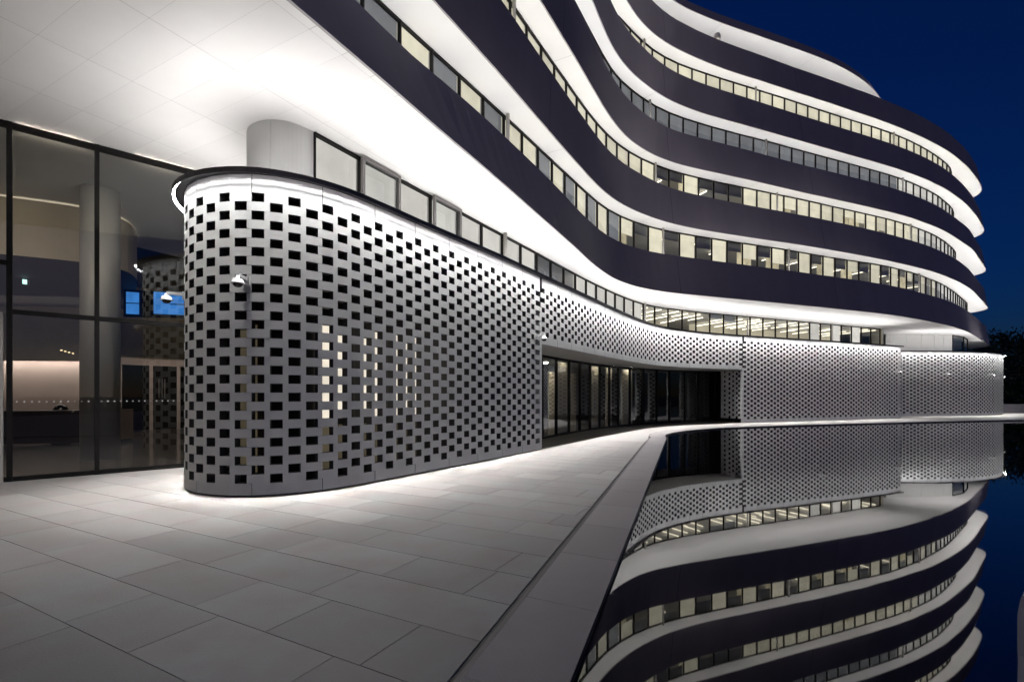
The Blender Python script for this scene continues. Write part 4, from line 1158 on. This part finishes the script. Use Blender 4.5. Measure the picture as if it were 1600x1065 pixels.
# curved cream bulkhead of the gallery, with its dark underside
bk = Curve([at_px(-260, 11.6), at_px(-100, 12.3), at_px(20, 12.9), at_px(130, 13.6), at_px(190, 14.4), at_px(212, 15.4), at_px(214, 16.6)])
la, lb = bk.line(0, bk.L, 0.25), bk.line(0, bk.L, 0.25, 0.15)
MB().strip(la, 5.35, la, 6.85).obj('bulkhead', 'cream', lob, smooth=True)
MB().flat([tuple(p) for p in la] + [at_px(200, 21), at_px(-260, 19)], 5.352).obj('gallery_soffit', 'ceil_dark', lob)
MB().strip(bk.line(0, bk.L, 0.5, 0.10), 6.87, bk.line(0, bk.L, 0.5, 0.16), 6.87).obj('cove_and_fill_light', 'cove_lamp', lob)
for t0 in (-5.6, -3.6, -1.3, 0.65, 2.5):  # unseen strips added behind the glass head to brighten the lobby
    MB().bar(gl(t0 - 0.55, 0.11), gl(t0 + 0.55, 0.11), 0.09, 0.0, 6.895, 6.912).obj('lobby_fill_strip', 'lobby_fill', lob)
# back of the hall under the gallery
def panel_px(x0, x1, Y0, Y1, z0, z1, name, mat, th=0.1):
    return MB().bar(at_px(x0, Y0), at_px(x1, Y1), th, 0.0, z0, z1).obj(name, mat, lob)
panel_px(-200, 182, 17.6, 18.6, 2.95, 4.7, 'brown_frieze', 'brown')
panel_px(-200, 182, 18.2, 19.2, 0.0, 3.6, 'pale_panel', 'pink')
panel_px(186, 330, 20.5, 23.5, 3.35, 4.9, 'brown_frieze', 'brown')
MB().cyl(at_px(157, 12.6), 0.41, 0.0, Z_S1 + 0.4, 40).obj('round_column', 'grey_paint', lob, smooth=True)
# unseen warm strips added behind the friezes to brighten the panel and vestibule
MB().bar(at_px(-200, 17.9), at_px(182, 18.9), 0.06, 0.0, 3.05, 3.07).obj('cove_and_fill_light', 'frieze_fill', lob)
MB().bar(at_px(188, 20.9), at_px(330, 23.9), 0.06, 0.0, 3.50, 3.52).obj('cove_and_fill_light', 'frieze_fill', lob)
for x, Y, z in ((96, 16.0, 3.12), (102, 16.4, 3.12), (108, 16.8, 3.12), (114, 17.2, 3.12)):  # glowing discs added for warm spots reflected in the glass
    MB().cyl(at_px(x, Y), 0.03, z, z + 0.03, 12).obj('spot_reflection', 'spot', lob)
# glazed doors of the inner vestibule
vd = [at_px(187, 22.6), at_px(236, 23.6), at_px(279, 24.4), at_px(330, 25.3)]
for a, b in zip(vd, vd[1:]):
    a, b = Vector(a), Vector(b); t = (b - a).normalized()
    MB().bar(a + t * .07, b - t * .07, 0.02, 0.0, 0.02, 3.1).obj('vestibule_door', 'black', lob)
    MB().bar(a - t * .07, a + t * .07, 0.1, 0.05, 0.0, 3.4).obj('vestibule_frame', 'pink', lob)
    MB().bar(a, b, 0.1, 0.05, 3.1, 3.42).obj('vestibule_lintel', 'pink', lob)
for x in (249, 254, 258):
    c = Vector(at_px(x, 23.85)) + Vector((0.04, -0.08))
    MB().cyl(c, 0.018, 1.55, 2.45, 8).obj('pull_handle', 'steel', lob)

desk = empty('reception_desk')
tag(desk, 'long dark reception counter inside the lobby below the pale panel', 'reception desk')
MB().bar(at_px(-160, 15.7), at_px(127, 16.6), 0.8, 0.0, 0.05, 1.10).obj('counter_body', 'dark_wood', desk)
MB().bar(at_px(-162, 15.66), at_px(128, 16.55), 0.86, 0.0, 1.103, 1.15).obj('counter_top', 'dark_wood', desk)
chair = empty('office_chair')
tag(chair, 'dark rounded chair back rising behind the reception counter', 'chair')
cc = at_px(95, 17.15)
MB().lathe((cc[0], cc[1], 0.9), [(0.19, 0.0), (0.21, 0.12), (0.21, 0.28), (0.17, 0.38), (0.08, 0.44), (0.0, 0.45)], 16).obj('backrest', 'black', chair, smooth=True)
MB().cyl(cc, 0.24, 0.45, 0.53, 18).obj('seat', 'black', chair)
MB().cyl(cc, 0.03, 0.05, 0.45, 10).obj('stem', 'steel', chair)
MB().cyl(cc, 0.26, 0.012, 0.05, 10).obj('base', 'black', chair)
MB().box(cc[0] - .03, cc[0] + .03, cc[1] + .16, cc[1] + .2, 0.5, 0.95).obj('back_bracket', 'steel', chair)
gate = empty('speed_gate')
tag(gate, 'slim brushed steel entry gate pedestal standing in the lobby beside the column', 'entry gate')
ga, gb = Vector(at_px(186, 17.2)), Vector(at_px(208, 17.6))
MB().bar(ga, gb, 0.35, 0.0, 0.12, 1.18).obj('gate_body', 'steel', gate)
MB().bar(ga, gb, 0.36, 0.01, 1.183, 1.21).obj('gate_top', 'black', gate)
MB().bar(ga + Vector((.05, .04)), gb - Vector((.05, -.04)), 0.27, 0.0, 0.0, 0.118).obj('gate_plinth', 'black', gate)
ex = empty('exit_sign')
tag(ex, 'small glowing pale green exit sign hanging under the lobby gallery', 'exit sign')
ea, eb = at_px(35, 15.4), at_px(46.5, 15.55)
MB().bar(ea, eb, 0.05, 0.0, 5.50 - 0.06, 5.50 + 0.1).obj('sign_housing', 'white', ex)
MB().bar(Vector(ea) + Vector((0.01, -0.006)), Vector(eb) + Vector((-0.01, -0.006)), 0.004, 0.0, 5.45, 5.59).obj('sign_face', 'exit', ex)
ex.location.z = -0.28 + 0.0
MB().cyl(((ea[0] + eb[0]) / 2, (ea[1] + eb[1]) / 2 + 0.02), 0.008, 5.6, 5.66, 6).obj('hanger', 'steel', ex)
bw = empty('sky_reflection_panes')  # glowing panes added in place of sky reflected in the lobby glass
tag(bw, 'two blue glowing panes added for the sky reflected in the lobby glass', 'window')
for x0, x1 in ((197, 235), (240, 290)):
    MB().bar(at_px(x0, 17.0), at_px(x1, 17.3), 0.03, 0.0, 4.50, 5.26).obj('pane', 'blue', bw)
MB().bar(at_px(194, 16.95), at_px(292, 17.25), 0.0, 0.02, 4.84, 4.87).obj('transom', 'frame', bw)
MB().bar(at_px(235.5, 17.1), at_px(239.5, 17.15), 0.04, 0.05, 4.46, 5.28).obj('mullion', 'frame', bw)
MB().bar(at_px(192, 17.05), at_px(294, 17.38), 0.05, -0.032, 4.40, 5.34).obj('frame', 'frame', bw)

# ================================================================== SECURITY CAMERAS
def security_camera(curve, x, s_from, label, z=3.42, side=0.0):
    sc_ = curve.s_px(x, s_from)
    p = curve.at(sc_); n = curve.nrm(sc_); t = curve.tan(sc_)
    root = empty('security_camera')
    tag(root, label, 'camera', 'dome cameras on the perforated walls')
    out = -n
    q = p + out * 0.30
    MB().bar(p - t * 0.06, p + t * 0.06, 0.0, 0.05, z - 0.07, z + 0.07).obj('wall_plate', 'cam_white', root)
    MB().prism([tuple(p + out * .05 - t * .028), tuple(q - t * .028), tuple(q + t * .028), tuple(p + out * .05 + t * .028)], z + 0.0, z + 0.055).obj('arm', 'cam_white', root)
    MB().lathe((q.x, q.y, z), [(0.000, 0.0240), (0.028, 0.0240), (0.028, -0.0160), (0.068, -0.0280), (0.080, -0.0480), (0.084, -0.0800), (0.102, -0.0896), (0.102, -0.1024), (0.000, -0.1024)], 22).obj('housing', 'cam_white', root, smooth=True)
    MB().lathe((q.x, q.y, z), [(0.070, -0.1028), (0.069, -0.1200), (0.056, -0.1440), (0.032, -0.1584), (0.000, -0.1632)], 22).obj('dome', 'cam_dome', root, smooth=True)
    return root
security_camera(W, 386, 2.5, 'white dome camera on the front of the rounded near wall end', 3.50)
sL = 2.95
root = None
def cam_at_s(curve, s, label, z):
    class _C: pass
    old = curve.s_px
    curve.s_px = lambda x, a=0: s
    r = security_camera(curve, 0, 0, label, z)
    curve.s_px = old
    return r
cam_at_s(W, 3.55, 'white dome camera at the left silhouette of the rounded near wall end', 3.50)
security_camera(W, 836, 9, 'white dome camera just above the near corner of the entrance portal')
security_camera(W, 1281, 15, 'tiny white camera on the long wall right of the portal')
security_camera(W, 1400, 15, 'tiny white camera at the far corner of the long wall')
security_camera(PV, 1477, 0, 'tiny white camera in the middle of the far pavilion wall')
security_camera(PV, 1546, 0, 'tiny white camera near the right end of the far pavilion wall')
cam_at_s(PV, 15.3, 'tiny white camera on the right silhouette of the far pavilion', 3.42)

# ================================================================== TREES IN THE DARK AT THE RIGHT
def tree(x, Y, h, r, label, seed):
    R = random.Random(seed)
    c = at_px(x, Y)
    root = empty('tree')
    tag(root, label, 'tree', 'dark trees beyond the pavilion')
    MB().cyl(c, 0.35, -0.6, h * 0.55, 10, 0.16).obj('trunk', 'bark', root)
    lm = MB()
    for i in range(5):
        a = R.uniform(0, 6.28)
        p = Vector((c[0], c[1])); q = p + Vector((cos(a), sin(a))) * r * 0.6
        lm.prism([(p.x - .1, p.y), (p.x + .1, p.y), (q.x + .05, q.y), (q.x - .05, q.y)], h * 0.4 + i * 0.3, h * 0.42 + i * 0.35)
    lm.obj('limb', 'bark', root)
    cr = MB()
    blobs = [(R.uniform(-.6, .6) * r, R.uniform(-.6, .6) * r, h * R.uniform(0.42, 0.9), r * R.uniform(0.3, 0.5)) for _ in range(14)]
    for bx, by, bz, br in blobs:
        for _ in range(110):
            u = Vector((R.gauss(0, 1), R.gauss(0, 1), R.gauss(0, 1))).normalized() * br * (R.random() ** 0.35)
            p = Vector((c[0] + bx, c[1] + by, bz)) + u
            d1 = Vector((R.gauss(0, 1), R.gauss(0, 1), R.gauss(0, 1))).normalized()
            d2 = d1.cross(Vector((R.gauss(0, 1), R.gauss(0, 1), R.gauss(0, 1)))).normalized()
            sz = R.uniform(0.18, 0.42)
            cr.poly([p - d1 * sz, p + d2 * sz * .5, p + d1 * sz, p - d2 * sz * .5])
    cr.obj('crown', 'leaf', root)
tree(1532, 80, 12.0, 4.5, 'dark tree whose crown shows just right of the building tip', 1)
tree(1562, 88, 13.0, 5.0, 'dark tree behind the right end of the pavilion', 2)
tree(1590, 84, 12.0, 5.0, 'dark tree nearest the right edge of the picture', 3)
tree(1640, 90, 13.5, 5.5, 'dark tree cut off by the right edge of the picture', 4)
hd = MB()
R = random.Random(9)
for i in range(5200):
    x = R.uniform(1480, 1720); Y = R.uniform(70, 78)
    c = at_px(x, Y)
    p = Vector((c[0], c[1], R.uniform(-0.3, 5.2 + 1.2 * sin(x * 0.09))))
    d1 = Vector((R.gauss(0, 1), R.gauss(0, 1), R.gauss(0, 1))).normalized(); d2 = d1.cross(Vector((R.gauss(0, 1), R.gauss(0, 1), R.gauss(0, 1)))).normalized()
    sz = R.uniform(.25, .5)
    hd.poly([p - d1 * sz, p + d2 * sz * .5, p + d1 * sz, p - d2 * sz * .5])
tag(hd.obj('undergrowth', 'leaf'), 'dark mass of shrubs below the trees at the right', 'shrubs', kind='stuff')
